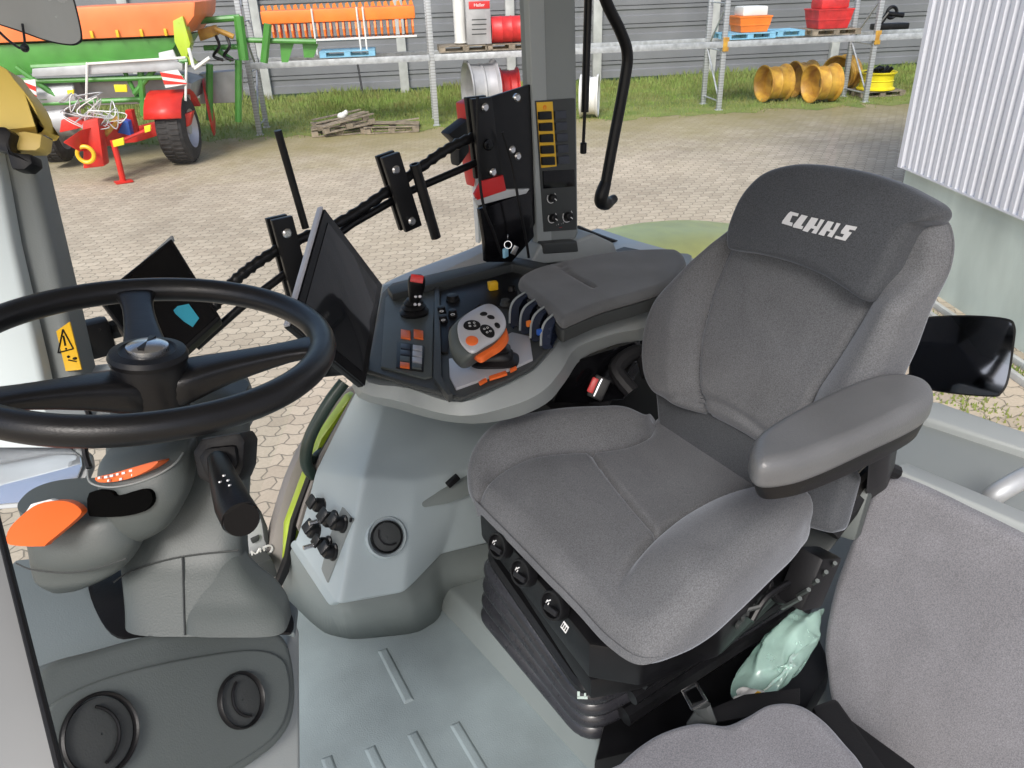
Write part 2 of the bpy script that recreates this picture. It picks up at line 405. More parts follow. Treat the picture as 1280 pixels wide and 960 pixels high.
M_GRASS = mat('grass_blades', (.12, .19, .035), .75, var=.3, vs=2.2, dirt=(.20, .19, .06))
spots = []
for i in range(60000):
    t = rr.uniform(-20, 24); q = rr.random()**.75
    dd = VERGE + (WB-VERGE+.3)*q - rr.uniform(0, .5)
    p = w0 + WT*t; p = p - WN*(WB-dd)
    k = .5+.5*sin(t*1.3+2*sin(t*.37)); h = (.05+.24*q*(.4+.6*k))*rr.uniform(.5, 1.3)
    spots.append((p.x, p.y, h))
blades('verge_grass', 'long uneven green grass growing along the foot of the grey barrier', spots, M_GRASS)
# wall
wroot = thing('noise_barrier', 'tall grey horizontally ribbed barrier wall running behind the storage rack', 'wall', w0)
LP = .50
prof = []
ht = 3.9
z = 0.0
while z < ht:
    prof += [(0, z), (0, z+.20), (.035, z+.225), (.035, z+.36), (0, z+.385), (0, z+LP-.025), (.05, z+LP-.02), (.05, z+LP-.002)]
    z += LP
px_posts = [-120, 180, 335, 507, 640, 745, 885, 1034, 1230]
pts_post = [PL(x, 118, w0, WN) for x in px_posts]
for i in range(len(pts_post)-1):
    a, b2 = pts_post[i], pts_post[i+1]
    mb = MB(); A = Vector((a.x, a.y, GZ)); Bp = Vector((b2.x, b2.y, GZ)); d = (Bp-A).normalized()
    mb.grid([[P + WN*(dx+.06)+EZ*(zz+.12) for P in (A+d*.06, Bp-d*.06)] for dx, zz in prof])
    mb.build('panel', M_WALLG, wroot, sharp=20)
for a in pts_post:
    mb = MB(); A = Vector((a.x, a.y, GZ)); mb.box(A+EZ*2.05-WN*.02, (.26, .16, 4.1), rot=cols(WT, WN, EZ), bevel=.01); mb.build('post', M_POST, wroot)
# ---- storage rack
rn = r0.dot(WN); 
def RP(px, py, back=0.0): return PL(px, py, r0+WN*back, WN)
def onz(p, z): return Vector((p.x, p.y, z))
rack = thing('storage_rack', 'long galvanised storage rack with perforated uprights along the barrier wall', 'rack', onz(r0, GZ))
posts = [RP(325, 168), RP(546, 157), RP(898, 138), RP(1082, 122), RP(1290, 108)]
ZB = RP(546, 68).z; RD = 1.05
RW = cols(WT, WN, EZ)
for p in posts:
    f = onz(p, GZ); k = f+WN*RD
    for q in (f, k):
        mb = MB(); mb.box(q+EZ*2.1, (.11, .09, 4.2), rot=RW, bevel=.008); mb.build('upright', M_PERF, rack)
        mb = MB(); mb.box(q+EZ*.01, (.16, .14, .02), rot=RW); mb.build('foot_plate', M_GALV, rack)
    mb = MB(); zs = [.2, 1.3, 2.3, 3.3, 4.1]
    for i in range(4):
        a, b2 = (f, k) if i % 2 == 0 else (k, f)
        mb.tube([a+EZ*zs[i], b2+EZ*zs[i+1]], .022, 6)
        mb.tube([f+EZ*zs[i], k+EZ*zs[i]], .018, 6)
    mb.build('brace', M_GALV, rack)
for i in range(4):
    for bk in (0, RD):
        a = onz(posts[i], ZB-.06)+WN*bk; b2 = onz(posts[i+1], ZB-.06)+WN*bk
        mb = MB(); mb.box((a+b2)/2-WN*.05*(1 if bk == 0 else -1), ((b2-a).length-.1, .05, .13), rot=RW, bevel=.006); mb.build('beam', M_GALV, rack)
# orange connectors
for p in (posts[2], posts[3]):
    mb = MB(); mb.box(onz(p, ZB-.06)-WN*.06+WT*.02, (.14, .03, .30), rot=RW, bevel=.005); mb.build('connector', M_RYEL, rack)
# ---- pallets
def pallet(root_mat, name, label, loc, ang, cat='pallet', broken=False, group='pallets in the yard', seed=1):
    rr = random.Random(seed)
    t = thing(name, label, cat, loc, group)
    R = rotz(ang)
    def L_(x, y, z): return Vector(loc)+R@Vector((x, y, z))
    mb = MB()
    for y in (-.36, 0, .36): mb.box(L_(0, y, .02), (1.2, .1, .022), rot=R)
    mb.build('bottom_boards', root_mat, t)
    mb = MB()
    for x in (-.53, 0, .53):
        for y in (-.35, 0, .35): mb.box(L_(x, y, .07), (.14, .1, .08), rot=R)
    mb.build('blocks', root_mat, t)
    mb = MB(); n = 7
    for i in range(n):
        y = -.36+.72*i/(n-1)
        if broken and rr.random() < .25: continue
        RR = R@Matrix.Rotation(rr.uniform(-.12, .12) if broken else 0, 3, 'Z')@Matrix.Rotation(rr.uniform(-.08, .08) if broken else 0, 3, 'Y')
        mb.box(L_(0, y, .125+(rr.uniform(0, .07) if broken else 0)), (1.2, .085, .02), rot=RR)
    mb.build('top_boards', root_mat, t)
    return t
WA = atan2(WT.y, WT.x)
g1 = G(424, 166); pallet(M_WOOD, 'pallet', 'broken stack of grey pallet boards on the grass edge, left one of the pair', onz(g1, GZ), WA+.1, broken=True, seed=4)
p_ = pallet(M_WOOD, 'pallet', 'heap of splintered pallet boards lying on top of the left broken pallet', onz(g1, GZ+.145)+WT*.12, WA+.4, broken=True, seed=9)
p_.rotation_euler = (.05, -.09, 0)
g2 = G(491, 163); pallet(M_WOOD, 'pallet', 'low weathered wooden pallet on the grass edge beside the broken stack', onz(g2, GZ), WA-.05, broken=True, seed=12)
mb = MB(); q = onz(g1, GZ+.36); mb.ball(q+WT*.1, .09, (1.1, .9, .8)); 
for k in range(3): mb.ball(q+WT*(.1+.05*k)+EZ*(.03*k), .05, (1, .8, 1.2))
tag(mb.build('rag', M_RWHT), 'small crumpled white rag lying on the heap of broken pallets', 'rag')
SH = ZB+.012
def shelf(px, back=.5): return onz(RP(px, 60, 0), SH)+WN*back
pallet(M_BPAL, 'pallet', 'blue pallet on the rack shelf under the orange toothed roller', shelf(433), WA, seed=2, group='pallets on the rack shelf')
# orange packer roller
def SP(px, py, back=.45): return RP(px, py, back)
roll = thing('packer_roller', 'long orange toothed packer roller in a white carrying frame on the rack', 'roller', onz(SP(423, 55), SH+.145))
a = SP(330, 35); b2 = SP(519, 24)
mb = MB(); zc = (a.z+b2.z)/2; a = onz(a, zc+.02); b2 = onz(b2, zc+.02)
mb.box((a+b2)/2+EZ*.16, ((b2-a).length, .42, .26), rot=RW, bevel=.03); mb.build('cover', M_CRO, roll)
mb = MB(); n = 24
for i in range(n):
    c = a.lerp(b2, (i+.5)/n); mb.lathe(c-EZ*.12, WT, [(.06, -.03), (.22, -.02), (.22, .02), (.06, .03)], 10)
mb.build('disc_row', M_CRO, roll)
mb = MB()
for i in range(n):
    c = a.lerp(b2, (i+.5)/n)+EZ*.3
    mb.slab([c-WT*.05-WN*.21, c+WT*.05-WN*.21, c+WT*.02-WN*.21+EZ*.1, c-WT*.04-WN*.21+EZ*.08], WN*.02)
mb.build('scraper_row', M_CRO, roll)
mb = MB(); mb.tube([a-EZ*.32-WN*.24, b2-EZ*.32-WN*.24], .025, 6); mb.tube([a-EZ*.32+WN*.24, b2-EZ*.32+WN*.24], .025, 6)
for f in (.33, .62, .66):
    c = a.lerp(b2, f); mb.tube([c-WN*.25-EZ*.62+(WT*.0), c-WN*.25+EZ*.3], .02, 6)
mb.build('carrying_frame', M_RWHT, roll)
# mailbox like grey price board with red plate
mb = MB(); A = SP(583, 57, .3); C2 = SP(613, -12, .3); hh = C2.z-SH-.14
c = onz(SP(598, 40, .3), SH+.145+hh/2)
wd = (SP(613, 50, .3)-SP(583, 50, .3)).length
cab_ = thing('steel_cabinet', 'grey upright cabinet with a red maker plate on a pallet on the rack', 'cabinet', onz(c, SH+.145))
mb.box(c, (wd, .35, hh), rot=RW, bevel=.012); mb.build('cabinet_body', M_RGRY, cab_)
c3 = RP(598, 6, .3)-WN*.182
mb = MB(); mb.box(c3, (wd*.85, .012, .15), rot=RW, bevel=.004); mb.build('name_plate', M_DRUM, cab_)
textmesh('Heller', .095, c3-WN*.008, WT, EZ, 'plate_text', M_WHT, cab_, ez=-WN)
mb = MB()
for k in range(4):
    cc = RP(598, 24+k*6, .3)-WN*.178; mb.box(cc, (wd*.6, .004, .02), rot=RW)
mb.build('printed_lines', M_DG, cab_)
mb = MB(); c = onz(SP(575, 40, .5), SH+.145); mb.cyl(c, c+EZ*1.1, .13, n=28, bevel=.02); mb.torus(c+EZ*.03, (0, 0, 1), .13, .015, 28, 6)
tag(mb.build('white_pipe', M_RWHT), 'upright white plastic pipe section beside the grey cabinet on the rack', 'pipe')
pallet(M_WOOD, 'pallet', 'wooden pallet on the rack shelf carrying the grey cabinet', shelf(583), WA, seed=5, group='pallets on the rack shelf')
pallet(M_WOOD, 'pallet', 'wooden pallet on the rack shelf carrying the horizontal red drum', shelf(641), WA, seed=6, group='pallets on the rack shelf')
def drum(name, label, c, ax, r, h, m_, ribs=3, cat='drum', group=None, hollow=False, loc=None):
    ax = Vector(ax).normalized(); t = thing(name, label, cat, loc or c, group)
    mb = MB(); pr = [(0.001, 0), (r*.93, 0), (r, .02)]
    for k in range(ribs):
        y = h*(k+1)/(ribs+1); pr += [(r, y-.02), (r*1.04, y), (r, y+.02)]
    pr += [(r, h-.02), (r*.93, h), (.001, h)]
    mb.lathe(c, ax, pr, 32, cap=False); mb.build('drum_shell', m_, t)
    mb = MB(); mb.torus(c, ax, r*.97, .015, 32, 6); mb.torus(c+ax*h, ax, r*.97, .015, 32, 6); mb.build('drum_rim', m_, t)
    return t
def rim(name, label, c, ax, r, h, m_, group=None):    # hollow wheel rim lying or standing
    ax = Vector(ax).normalized(); t = thing(name, label, 'wheel rim', c, group)
    pr = [(r*.93, 0), (r, .0), (r, .03), (r*.88, .07), (r*.86, h*.45), (r*.9, h*.5), (r*.86, h*.55), (r*.88, h-.07), (r, h-.03), (r, h), (r*.93, h), (r*.82, h-.09), (r*.82, .09), (r*.93, 0)]
    mb = MB(); mb.lathe(c, ax, pr, 40, cap=False); mb.build('rim_barrel', m_, t)
    mb = MB(); mb.lathe(c+ax*h*.45, ax, [(r*.83, 0), (r*.35, .05), (r*.35, .07), (r*.83, .025)], 32, cap=False)
    mb.build('wheel_disc', m_, t)
    return t
u = .75
rc = .27; c = onz(SP(614, 30, .3), SH+.15+rc); L3 = (SP(655, 30)-SP(613, 30)).length*1.15
drum('steel_drum', 'horizontal red steel drum on the rack just left of the cab pillar', c, WT, rc, L3, M_DRUM, loc=onz(c, SH+.145))
# rims on the ground under the rack
def gr(px, py): return onz(G(px, py), GZ)
c = gr(603, 152); rim('wheel_rim', 'tall grey wheel rim standing under the rack left of the pillar', c+EZ*.68-WT*.32, WT*1.0+WN*.15, .66, .66, M_RGRY, 'rims under the rack')
c = gr(645, 148); rim('wheel_rim', 'red wheel rim standing beside the tall grey rim', c+EZ*.55-WT*.3+WN*.6, WT, .53, .45, M_DRUM, 'rims under the rack')
c = gr(741, 146); rim('wheel_rim', 'white wheel rim standing behind the black gas strut', c+EZ*.48-WT*.3, WT*.95-WN*.3, .47, .42, M_RWHT, 'rims under the rack')
for (px, py, r, h, an, lb) in ((965, 127, .43, .62, .15, 'rusty yellow wheel rim, leftmost of the yellow rims'),
                     (1000, 122, .44, .5, .1, 'rusty yellow wheel rim standing behind, between the two front yellow rims'),
                     (1024, 128, .44, .62, .12, 'rusty yellow wheel rim standing foremost in the yellow group'),
                     (1048, 116, .46, .45, .5, 'rusty yellow wheel rim at the back right of the yellow group')):
    c = gr(px, py); ax = (WT*cos(an)+WN*sin(an))
    rim('wheel_rim', lb, c+EZ*(r+.01)-ax*h/2+WN*.0, ax, r, h, M_RYEL, 'yellow rims under the rack')
c = gr(1106, 122)+WN*.5
pallet(M_WOOD, 'pallet', 'wooden pallet on the grass under the bright yellow rim', c, WA, seed=8)
rim('wheel_rim', 'bright yellow wheel rim lying flat on a pallet near the white warehouse', c+EZ*.15, EZ, .46, .42, M_BYEL, 'yellow rims under the rack')
mb = MB()
for k in range(7): mb.tube([c+EZ*.5+WT*rr.uniform(-.3, .3)+WN*rr.uniform(-.2, .2), c+EZ*.66+WT*rr.uniform(-.3, .3)+WN*rr.uniform(-.2, .2)], .05, 8)
tag(mb.build('scrap_parts', M_BKM), 'black scrap metal parts lying inside the bright yellow rim', 'scrap')
# on the right part of the shelf
pallet(M_BPAL, 'pallet', 'blue pallet on the rack shelf under the orange crate', shelf(938, .45), WA, seed=3, group='pallets on the rack shelf')
pallet(M_BPAL, 'pallet', 'blue pallet on the rack shelf left of the red basket, empty', shelf(982, .75), WA, seed=3, group='pallets on the rack shelf')
pallet(M_WOOD, 'pallet', 'wooden pallet on the rack shelf carrying the red basket', shelf(1046, .5), WA, seed=10, group='pallets on the rack shelf')
def crate(name, label, px, w, h, m1, m2=None, base=None):
    c = shelf(px, .5)+EZ*(.145); t = thing(name, label, 'crate', c); 
    mb = MB(); R = RW
    def q(x, y, z): return c+R@Vector((x, y, z))
    b_ = .86
    for (z0, z1, k0, k1) in ((0, h*.5, .84, .93), (h*.5, h, .95, 1.02)):
        mb.loft([[q(sx*w/2*k, sy*.35*k, z) for sx, sy in ((-1,-1),(1,-1),(1,1),(-1,1))] for k, z in ((k0, z0), (k1, z1-.03), (k1*1.03, z1-.03), (k1*1.03, z1))])
    mb.build('crate_shell', m1, t)
    if m2:
        mb = MB(); mb.box(q(0, 0, h+.1), (w*.8, .55, .2), rot=R, bevel=.04); mb.build('crate_load', m2, t)
    return t
crate('crate', 'orange plastic crate with white load standing on the blue pallet', 945, .75, .34, M_CRO, M_RWHT)
crate('crate', 'red plastic crate standing on the wooden pallet near the warehouse', 1043, .85, .42, M_DRUM, M_DRUM)
c = shelf(1122, .5); t = thing('hitch_part', 'black tow hitch casting lying on the right end of the rack shelf', 'machine part', c)
mb = MB(); mb.box(c+EZ*.12, (.85, .3, .14), rot=RW, bevel=.03); mb.tube([c+EZ*.12-WT*.3, c+EZ*.4-WT*.1, c+EZ*.35+WT*.3], .06, 10); mb.build('hitch_body', M_BKM, t)
mb = MB(); mb.torus(c+EZ*.42, WN, .12, .04, 24, 8); mb.build('hitch_ring', M_BKM, t)
# black rod leaning on the wall
mb = MB(); mb.tube([PL(457, 137, w0-WN*.9, WN), PL(447, 80, w0-WN*.4, WN)], .03, 8); tag(mb.build('steel_bar', M_BKM), 'thin black steel bar leaning upright behind the broken pallets', 'bar')
# ---- warehouse on the right
b0 = G(1106, 328); b1 = G(1280, 445); BT = (b1-b0).normalized(); BN = Vector((-BT.y, BT.x, 0))
if BN.dot(HF) < 0: BN = -BN
ZP = PL(1107, 199, b0, BN).z
wh = thing('warehouse', 'white corrugated warehouse wall on a pale green plinth at the right', 'building', b0)
mb = MB(); far = b0+BT*14
A = b0+BN*.03
mb.hexa([A, A+BT*14, A+BT*14+BN*8, A+BN*8]+[p+EZ*(ZP-GZ) for p in (A, A+BT*14, A+BT*14+BN*8, A+BN*8)], 0); mb.build('plinth', M_PLIN, wh)
rows = []
pitch = .125; n = int(14/pitch); xs = []
for i in range(n):
    for dx, dy in ((0, 0), (.055, 0), (.072, .03), (.108, .03)): xs.append((i*pitch+dx, dy))
ctop = 6.5
mb = MB(); mb.grid([[b0+BT*x+BN*(y-.05)+EZ*(zz-GZ) for x, y in xs] for zz in (ZP+.02, ctop)]); mb.build('cladding', M_CLAD, wh, sharp=15)
mb = MB(); mb.slab([b0+BN*(-.05)+EZ*(ZP-GZ), b0+BT*14-BN*.05+EZ*(ZP-GZ), b0+BT*14+BN*.05+EZ*(ZP-GZ), b0+BN*.05+EZ*(ZP-GZ)], EZ*.018); mb.build('drip_flashing', M_CLAD, wh)
mb = MB(); mb.hexa([b0-BT*.02+BN*(-.06)+EZ*(ZP-GZ), b0+BT*.05+BN*(-.06)+EZ*(ZP-GZ), b0+BT*.05+BN*8+EZ*(ZP-GZ), b0-BT*.02+BN*8+EZ*(ZP-GZ)]+[q+EZ*(ctop-ZP) for q in (b0-BT*.02+BN*(-.06)+EZ*(ZP-GZ), b0+BT*.05+BN*(-.06)+EZ*(ZP-GZ), b0+BT*.05+BN*8+EZ*(ZP-GZ), b0-BT*.02+BN*8+EZ*(ZP-GZ))]); mb.build('corner_trim', M_CLAD, wh)
# drain gutter in front
for off, nm, lb in ((.16, 'kerb', 'narrow pale kerb strip along the foot of the warehouse, next to the wall'), (.34, 'kerb', 'narrow pale kerb strip along the foot of the warehouse, outer one of the two')):
    mb = MB(); A = b0+BT*1.0-BN*off; mb.box(A+BT*4+EZ*.03, (9, .045, .06), rot=cols(BT, BN, EZ), bevel=.01)
    tag(mb.build(nm, M_CONC), lb, 'kerb', 'kerb strips by the warehouse')
sp = []
for i in range(900):
    p = b0+BT*rr.uniform(.5, 6)-BN*(.25+rr.gauss(0, .05)); 
    if sin(p.x*9)+sin(p.x*3.1) > .2: sp.append((p.x, p.y, rr.uniform(.02, .07)))
for i in range(220):
    p = b0+BT*rr.gauss(3.2, .25)-BN*(.9+rr.gauss(0, .12)); sp.append((p.x, p.y, rr.uniform(.01, .05)))
blades('weeds', 'small green weeds growing between the kerb strips by the warehouse', sp, M_GRASS, 5)
# ---- seed drill trailer (left)
tb = onz(G(237, 203), GZ)
def TP(px, py, k=0.0): return PL(px, py, tb+WN*k, WN)       # k metres behind the wheel plane
tr = thing('seed_drill_trailer', 'green and orange seed drill trailer with red drawbar on the pavers', 'farm trailer', onz(TP(130, 200), GZ))
TA = TP(-75, 60); TBp = TP(232, 60)
def tpoly(pts, k): return [TP(x, y, k) for x, y in pts]
mb = MB(); mb.slab(tpoly([(-90, 60), (226, 46), (206, 78), (-90, 104)], .1), WN*1.7, .03); mb.build('hopper_lower', M_HOP, tr)
mb = MB(); mb.slab(tpoly([(-90, 22), (70, 10), (244, 2), (243, 20), (226, 44), (-90, 58)], .0), WN*1.9, .04); mb.build('hopper_cover', M_HOR, tr)
for x in (115, 147, 177, 207):
    mb = MB(); mb.box(TP(x, 43-(x-115)*.03, -.03), (.05, .05, .12), rot=RW, bevel=.01); mb.build('latch', M_YEL, tr)
mb = MB(); mb.slab(tpoly([(40, 86), (215, 74), (228, 80), (228, 88), (40, 96)], -.25), WN*.5, .01); mb.build('walkway', M_TGRY, tr)
mb = MB(); mb.slab(tpoly([(18, 108), (215, 97), (240, 104), (236, 128), (60, 134), (24, 128)], .35), WN*1.2, .04); mb.build('frame_housing', M_TGRY, tr)
mb = MB()
mb.tube([TP(20, 84, -.1), TP(70, 120, -.1)], .05, 8); mb.tube([TP(198, 80, -.1), TP(168, 118, -.1)], .05, 8); mb.tube([TP(40, 84, -.1), TP(235, 76, -.1)], .06, 8)
mb.tube([TP(28, 102, -.12), TP(230, 96, -.12)], .045, 8); mb.tube([TP(40, 130, -.1), TP(230, 122, -.1)], .045, 8); mb.tube([TP(175, 80, -.1), TP(180, 145, -.1)], .06, 8); mb.tube([TP(155, 88, -.05), TP(175, 128, -.05)], .04, 8)
mb.tube([TP(-60, 108, -.1), TP(40, 100, -.1)], .05, 8); mb.tube([TP(-60, 128, -.1), TP(60, 124, -.1)], .05, 8)
mb.build('green_frame', M_HOP, tr)
mb = MB()
for x in (108, 232): mb.tube([TP(x, 126, -.3), TP(x+1, 78, -.3)], .022, 6)
mb.tube([TP(108, 80, -.3), TP(232, 72, -.3)], .022, 6); mb.tube([TP(262, 72, -.4), TP(243, 86, -.4)], .03, 6); mb.tube([TP(242, 84, -.4), TP(236, 60, -.4)], .03, 6)
mb.build('guard_rail', M_RWHT, tr)
mb = MB(); mb.slab(tpoly([(198, 66), (216, 62), (226, 84), (200, 84)], -.2), WN*.06, .01); mb.build('side_cap', M_TGRY, tr)
mb = MB(); mb.slab(tpoly([(216, 26), (228, 20), (238, 55), (234, 70), (244, 80), (232, 82), (218, 52)], -.1), WN*.3, .01); mb.build('end_bracket', M_LIME, tr)
# wheels
def twheel(c, r, w, ax, parent, nm='wheel'):
    ax = ax.normalized()
    mb = MB(); pr = [(r*.58, 0), (r*.72, 0), (r*.93, w*.06), (r, w*.16), (r, w*.84), (r*.93, w*.94), (r*.72, w), (r*.58, w)]
    mb.lathe(c, ax, pr, 48, cap=False)
    for k in range(40):
        a = 2*pi*k/40; fr = frame(ax); d = fr@Vector((cos(a), sin(a), 0)); t = ax.cross(d)
        for s in (0, 1):
            mb.box(c+d*r+ax*w*(.3+.4*s)+t*(.03*s), (.03, w*.32, .035), rot=cols(t, ax, d))
    wh_ = mb.build(nm, M_TYRE, parent, sharp=30)
    mb = MB(); mb.lathe(c, ax, [(r*.6, 0.01), (r*.56, w*.12), (r*.5, w*.3), (r*.2, w*.22), (r*.18, w*.1), (.001, w*.1)], 32, cap=False)
    mb.build('rim', M_SIL, wh_)
    return wh_
wc = tb+EZ*.62
_rt = Vector((cos(YAW), -sin(YAW), 0)); wax = (_rt*.995+HF*.05).normalized()
wo = onz(B(250, 203, tb), GZ)+EZ*.63
twheel(wo, .60, .52, -wax, tr)
lc = onz(B(92, 205, tb), GZ)+EZ*.62; twheel(lc, .50, .4, -wax, tr)
lc = onz(B(60, 180, tb), GZ)+EZ*.72+HF*.6; twheel(lc, .60, .55, -wax, tr)
mb = MB(); rows = []; _wd = EZ.cross(wax).normalized()
for k in range(9):
    a = radians(28+k*16); rows.append([wo+_wd*(cos(a)*.72)+EZ*(sin(a)*.70)-wax*s for s in (-.04, .62)])
mb.grid(rows); mb.build('mudguard', M_TRED, tr, solid=.03)
mb = MB(); c = TP(262, 132, 1.6); mb.lathe(c, (_rt*.96+HF*.28), [(.001, .06), (.35, .05), (.58, 0), (.60, -.03), (.35, 0), (.001, .01)], 40, cap=False); mb.build('marker_disc', M_TRED, tr)
for pts in ([(200, 90), (222, 87), (234, 105), (207, 110)], [(26, 101), (44, 99), (46, 121), (28, 118)]):
    mb = MB(); q = tpoly(pts, -.35); mb.slab(q, WN*.02); wb = mb.build('warning_board', M_RWHT, tr)
    mb = MB(); a, b2, c, d = [p-WN*.004 for p in q]
    for f0, f1 in ((.0, .28), (.5, .78)):
        def e(s, t): return a.lerp(b2, s).lerp(d.lerp(c, s), t)
        mb.slab([e(0, f0), e(1, min(1, f0+.42)), e(1, min(1, f1+.42)), e(0, f1)], -WN*.002)
    mb.build('red_stripes', M_TRED, wb)
# drawbar, towards the camera
TY = -WN
mb = MB()
mb.slab(tpoly([(150, 165), (240, 140), (236, 158), (170, 178), (150, 180)], -.3), WN*.25, .02)
q0 = [TP(78, 178, -1.9), TP(100, 163, -1.8), TP(150, 150, -1.1), TP(165, 168, -.6), TP(140, 182, -.9), TP(100, 190, -1.8)]
mb.slab(q0, WN*.25, .02)
mb.slab([TP(103, 152, -1.6), TP(122, 148, -1.6), TP(130, 208, -1.6), TP(104, 211, -1.6)], WN*.3, .02)
mb.slab([TP(156, 138, -.8), TP(164, 138, -.8), TP(172, 170, -.6), TP(160, 172, -.6)], WN*.2, .01)
mb.slab([TP(76, 150, -1.2), TP(110, 146, -1.2), TP(112, 158, -1.2), TP(74, 166, -1.2)], WN*.3, .02)
mb.build('drawbar', M_TRED, tr)
mb = MB(); mb.tube([TP(141, 175, -1.5), TP(149, 205, -1.5), TP(155, 231, -1.5)], .05, 10); mb.box(onz(TP(156, 233, -1.5), GZ+.02), (.28, .22, .03), bevel=.005); mb.tube([TP(190, 160, -1.2), TP(142, 180, -1.5)], .03, 8); mb.build('jack_leg', M_TRED, tr)
mb = MB(); mb.torus(TP(107, 193, -1.75), WN, .13, .035, 28, 8); mb.build('tow_ring', M_YEL, tr)
mb = MB(); mb.tube([TP(130, 168, -1.3), TP(148, 148, -1.1)], .06, 10); mb.build('hydraulic_ram', M_RYEL, tr)
mb = MB(); mb.slab(tpoly([(147, 166), (154, 150), (160, 152), (164, 170)], -1.0), WN*.2, .01); mb.build('wheel_chock', M_BLUE, tr)
for pts in ([(142, 106), (158, 106), (159, 115), (144, 115)], [(83, 113), (92, 112), (92, 119), (85, 120)], [(140, 176), (154, 172), (155, 181), (142, 184)], [(180, 158), (188, 156), (188, 164), (181, 166)]):
    mb = MB(); mb.slab(tpoly(pts, -.42 if pts[0][1] < 130 else -1.62), WN*.05, .005); mb.build('yellow_label', M_BYEL, tr)
rh = random.Random(5); 
for grp, mt_ in ((0, M_TGRY), (1, M_RWHT)):
    mb = MB()
    for k in range(5):
        x0 = rh.uniform(75, 130); y0 = rh.uniform(120, 140)
        pts = [TP(x0, y0, -1.2)]
        for j in range(4): pts.append(TP(x0+rh.uniform(-25, 35), y0+rh.uniform(-10, 25), -1.3-rh.random()*.3))
        pts.append(TP(120+rh.uniform(-20, 40), 150, -1.2))
        mb.tube(crom(pts, 5, False), .009, 6)
    mb.build('hose_bundle', mt_, tr)
mb = MB(); mb.cyl(TP(48, 122, .1), TP(100, 118, .1), .25, n=24, bevel=.02); mb.cyl(TP(40, 155, .2), TP(90, 148, .2), .3, n=24, bevel=.02); mb.build('press_roller', M_TGRY, tr)
# green cultivator further right, behind
cu = thing('green_implement', 'green implement frame with yellow arm parked between the trailer and the rack', 'farm implement', onz(TP(285, 160, 1.2), GZ))
mb = MB()
mb.tube([TP(250, 26, 1.2), TP(300, 22, 1.2)], .06, 8); mb.tube([TP(298, 20, 1.2), TP(305, 75, 1.2)], .10, 8); mb.tube([TP(255, 60, 1.2), TP(305, 58, 1.2)], .05, 8)
mb.tube([TP(268, 60, 1.1), TP(290, 75, 1.1)], .05, 8); mb.tube([TP(335, 30, 1.2), TP(330, 78, 1.2)], .08, 8); mb.tube([TP(300, 50, 1.3), TP(395, 52, 1.3)], .05, 8)
mb.slab(tpoly([(350, 55), (368, 52), (360, 78), (352, 78)], 1.4), WN*.05); mb.slab(tpoly([(378, 55), (398, 55), (392, 72), (380, 72)], 1.4), WN*.05)
mb.tube([TP(262, 80, 1.2), TP(262, 150, 1.2)], .07, 8); mb.tube([TP(298, 75, 1.2), TP(298, 152, 1.2)], .07, 8)
mb.build('implement_frame', M_HOP, cu)
mb = MB(); mb.slab(tpoly([(246, 38), (268, 31), (272, 44), (250, 52)], 1.0), WN*.25, .03); mb.tube([TP(268, 36, 1.0), TP(292, 46, 1.0)], .05, 8); mb.build('yellow_arm', M_RYEL, cu)
mb = MB()
for x in (270, 283): mb.tube(crom([TP(x, 45, 1.0), TP(x+4, 58, .9), TP(x-3, 70, 1.0), TP(x+9, 75, 1.0)], 5, False), .03, 6)
mb.build('hoses', M_BKM, cu)
mb = MB(); mb.slab(tpoly([(248, 92), (300, 88), (300, 128), (250, 130)], 1.5), WN*.4, .02); 
mb.build('grey_box', M_TGRY, cu)
# ---- yellow-fronted machine and pillar clamp at the left edge
# ================================================================ TRACTOR OUTSIDE AND CAB
cab = thing('tractor_cab', 'grey tractor cab interior with lime bodywork outside its windows', 'tractor', (.5, .8, 0))
# rear mudguard (right side) lime
def patch(name, rows, material, parent, solid=.004, sub=1, sharp=60):
    mb = MB(); mb.grid(rows); return mb.build(name, material, parent, solid=solid, sub=sub, sharp=sharp)
rows = []
for t, in [(i/8,) for i in range(9)]:
    rows.append([Y(745+(900-745)*t+o*1.2, 290-8*sin(t*pi)+o*.7+(10*t), y) for o, y in ((-8, 2.3), (0, 2.15), (12, 2.0), (30, 1.85), (55, 1.75))])
lim = []
for i in range(13):
    x = 1.40+i*.11; a = (x-1.85)/.75
    zz = .585-.13*a*a
    zz -= .02
    lim.append([Vector((x, 2.12, zz-.10)), Vector((x, 2.10, zz-.02)), Vector((x, 2.05, zz)), Vector((x, 1.90, zz+.015)), Vector((x, 1.75, zz+.01)), Vector((x, 1.69, zz-.05))])
patch('rear_mudguard', lim, M_LIMEP, cab, solid=.01)
# front mudguard of taupe plastic seen down through the door window
q = []
for (a, b2) in (((448, 470), (505, 480)), ((405, 500), (475, 505)), ((365, 560), (440, 560)), ((345, 620), (415, 620)), ((328, 680), (395, 690)), ((322, 760), (380, 770))):
    q.append([Y(a[0], a[1], 1.62)+Vector((0, .03, -.03)), Y(a[0]+6, a[1], 1.60), Y((a[0]+b2[0])/2, (a[1]+b2[1])/2, 1.585), Y(b2[0], b2[1], 1.57)])
patch('front_mudguard', q, M_TAUPE, cab, solid=.02)
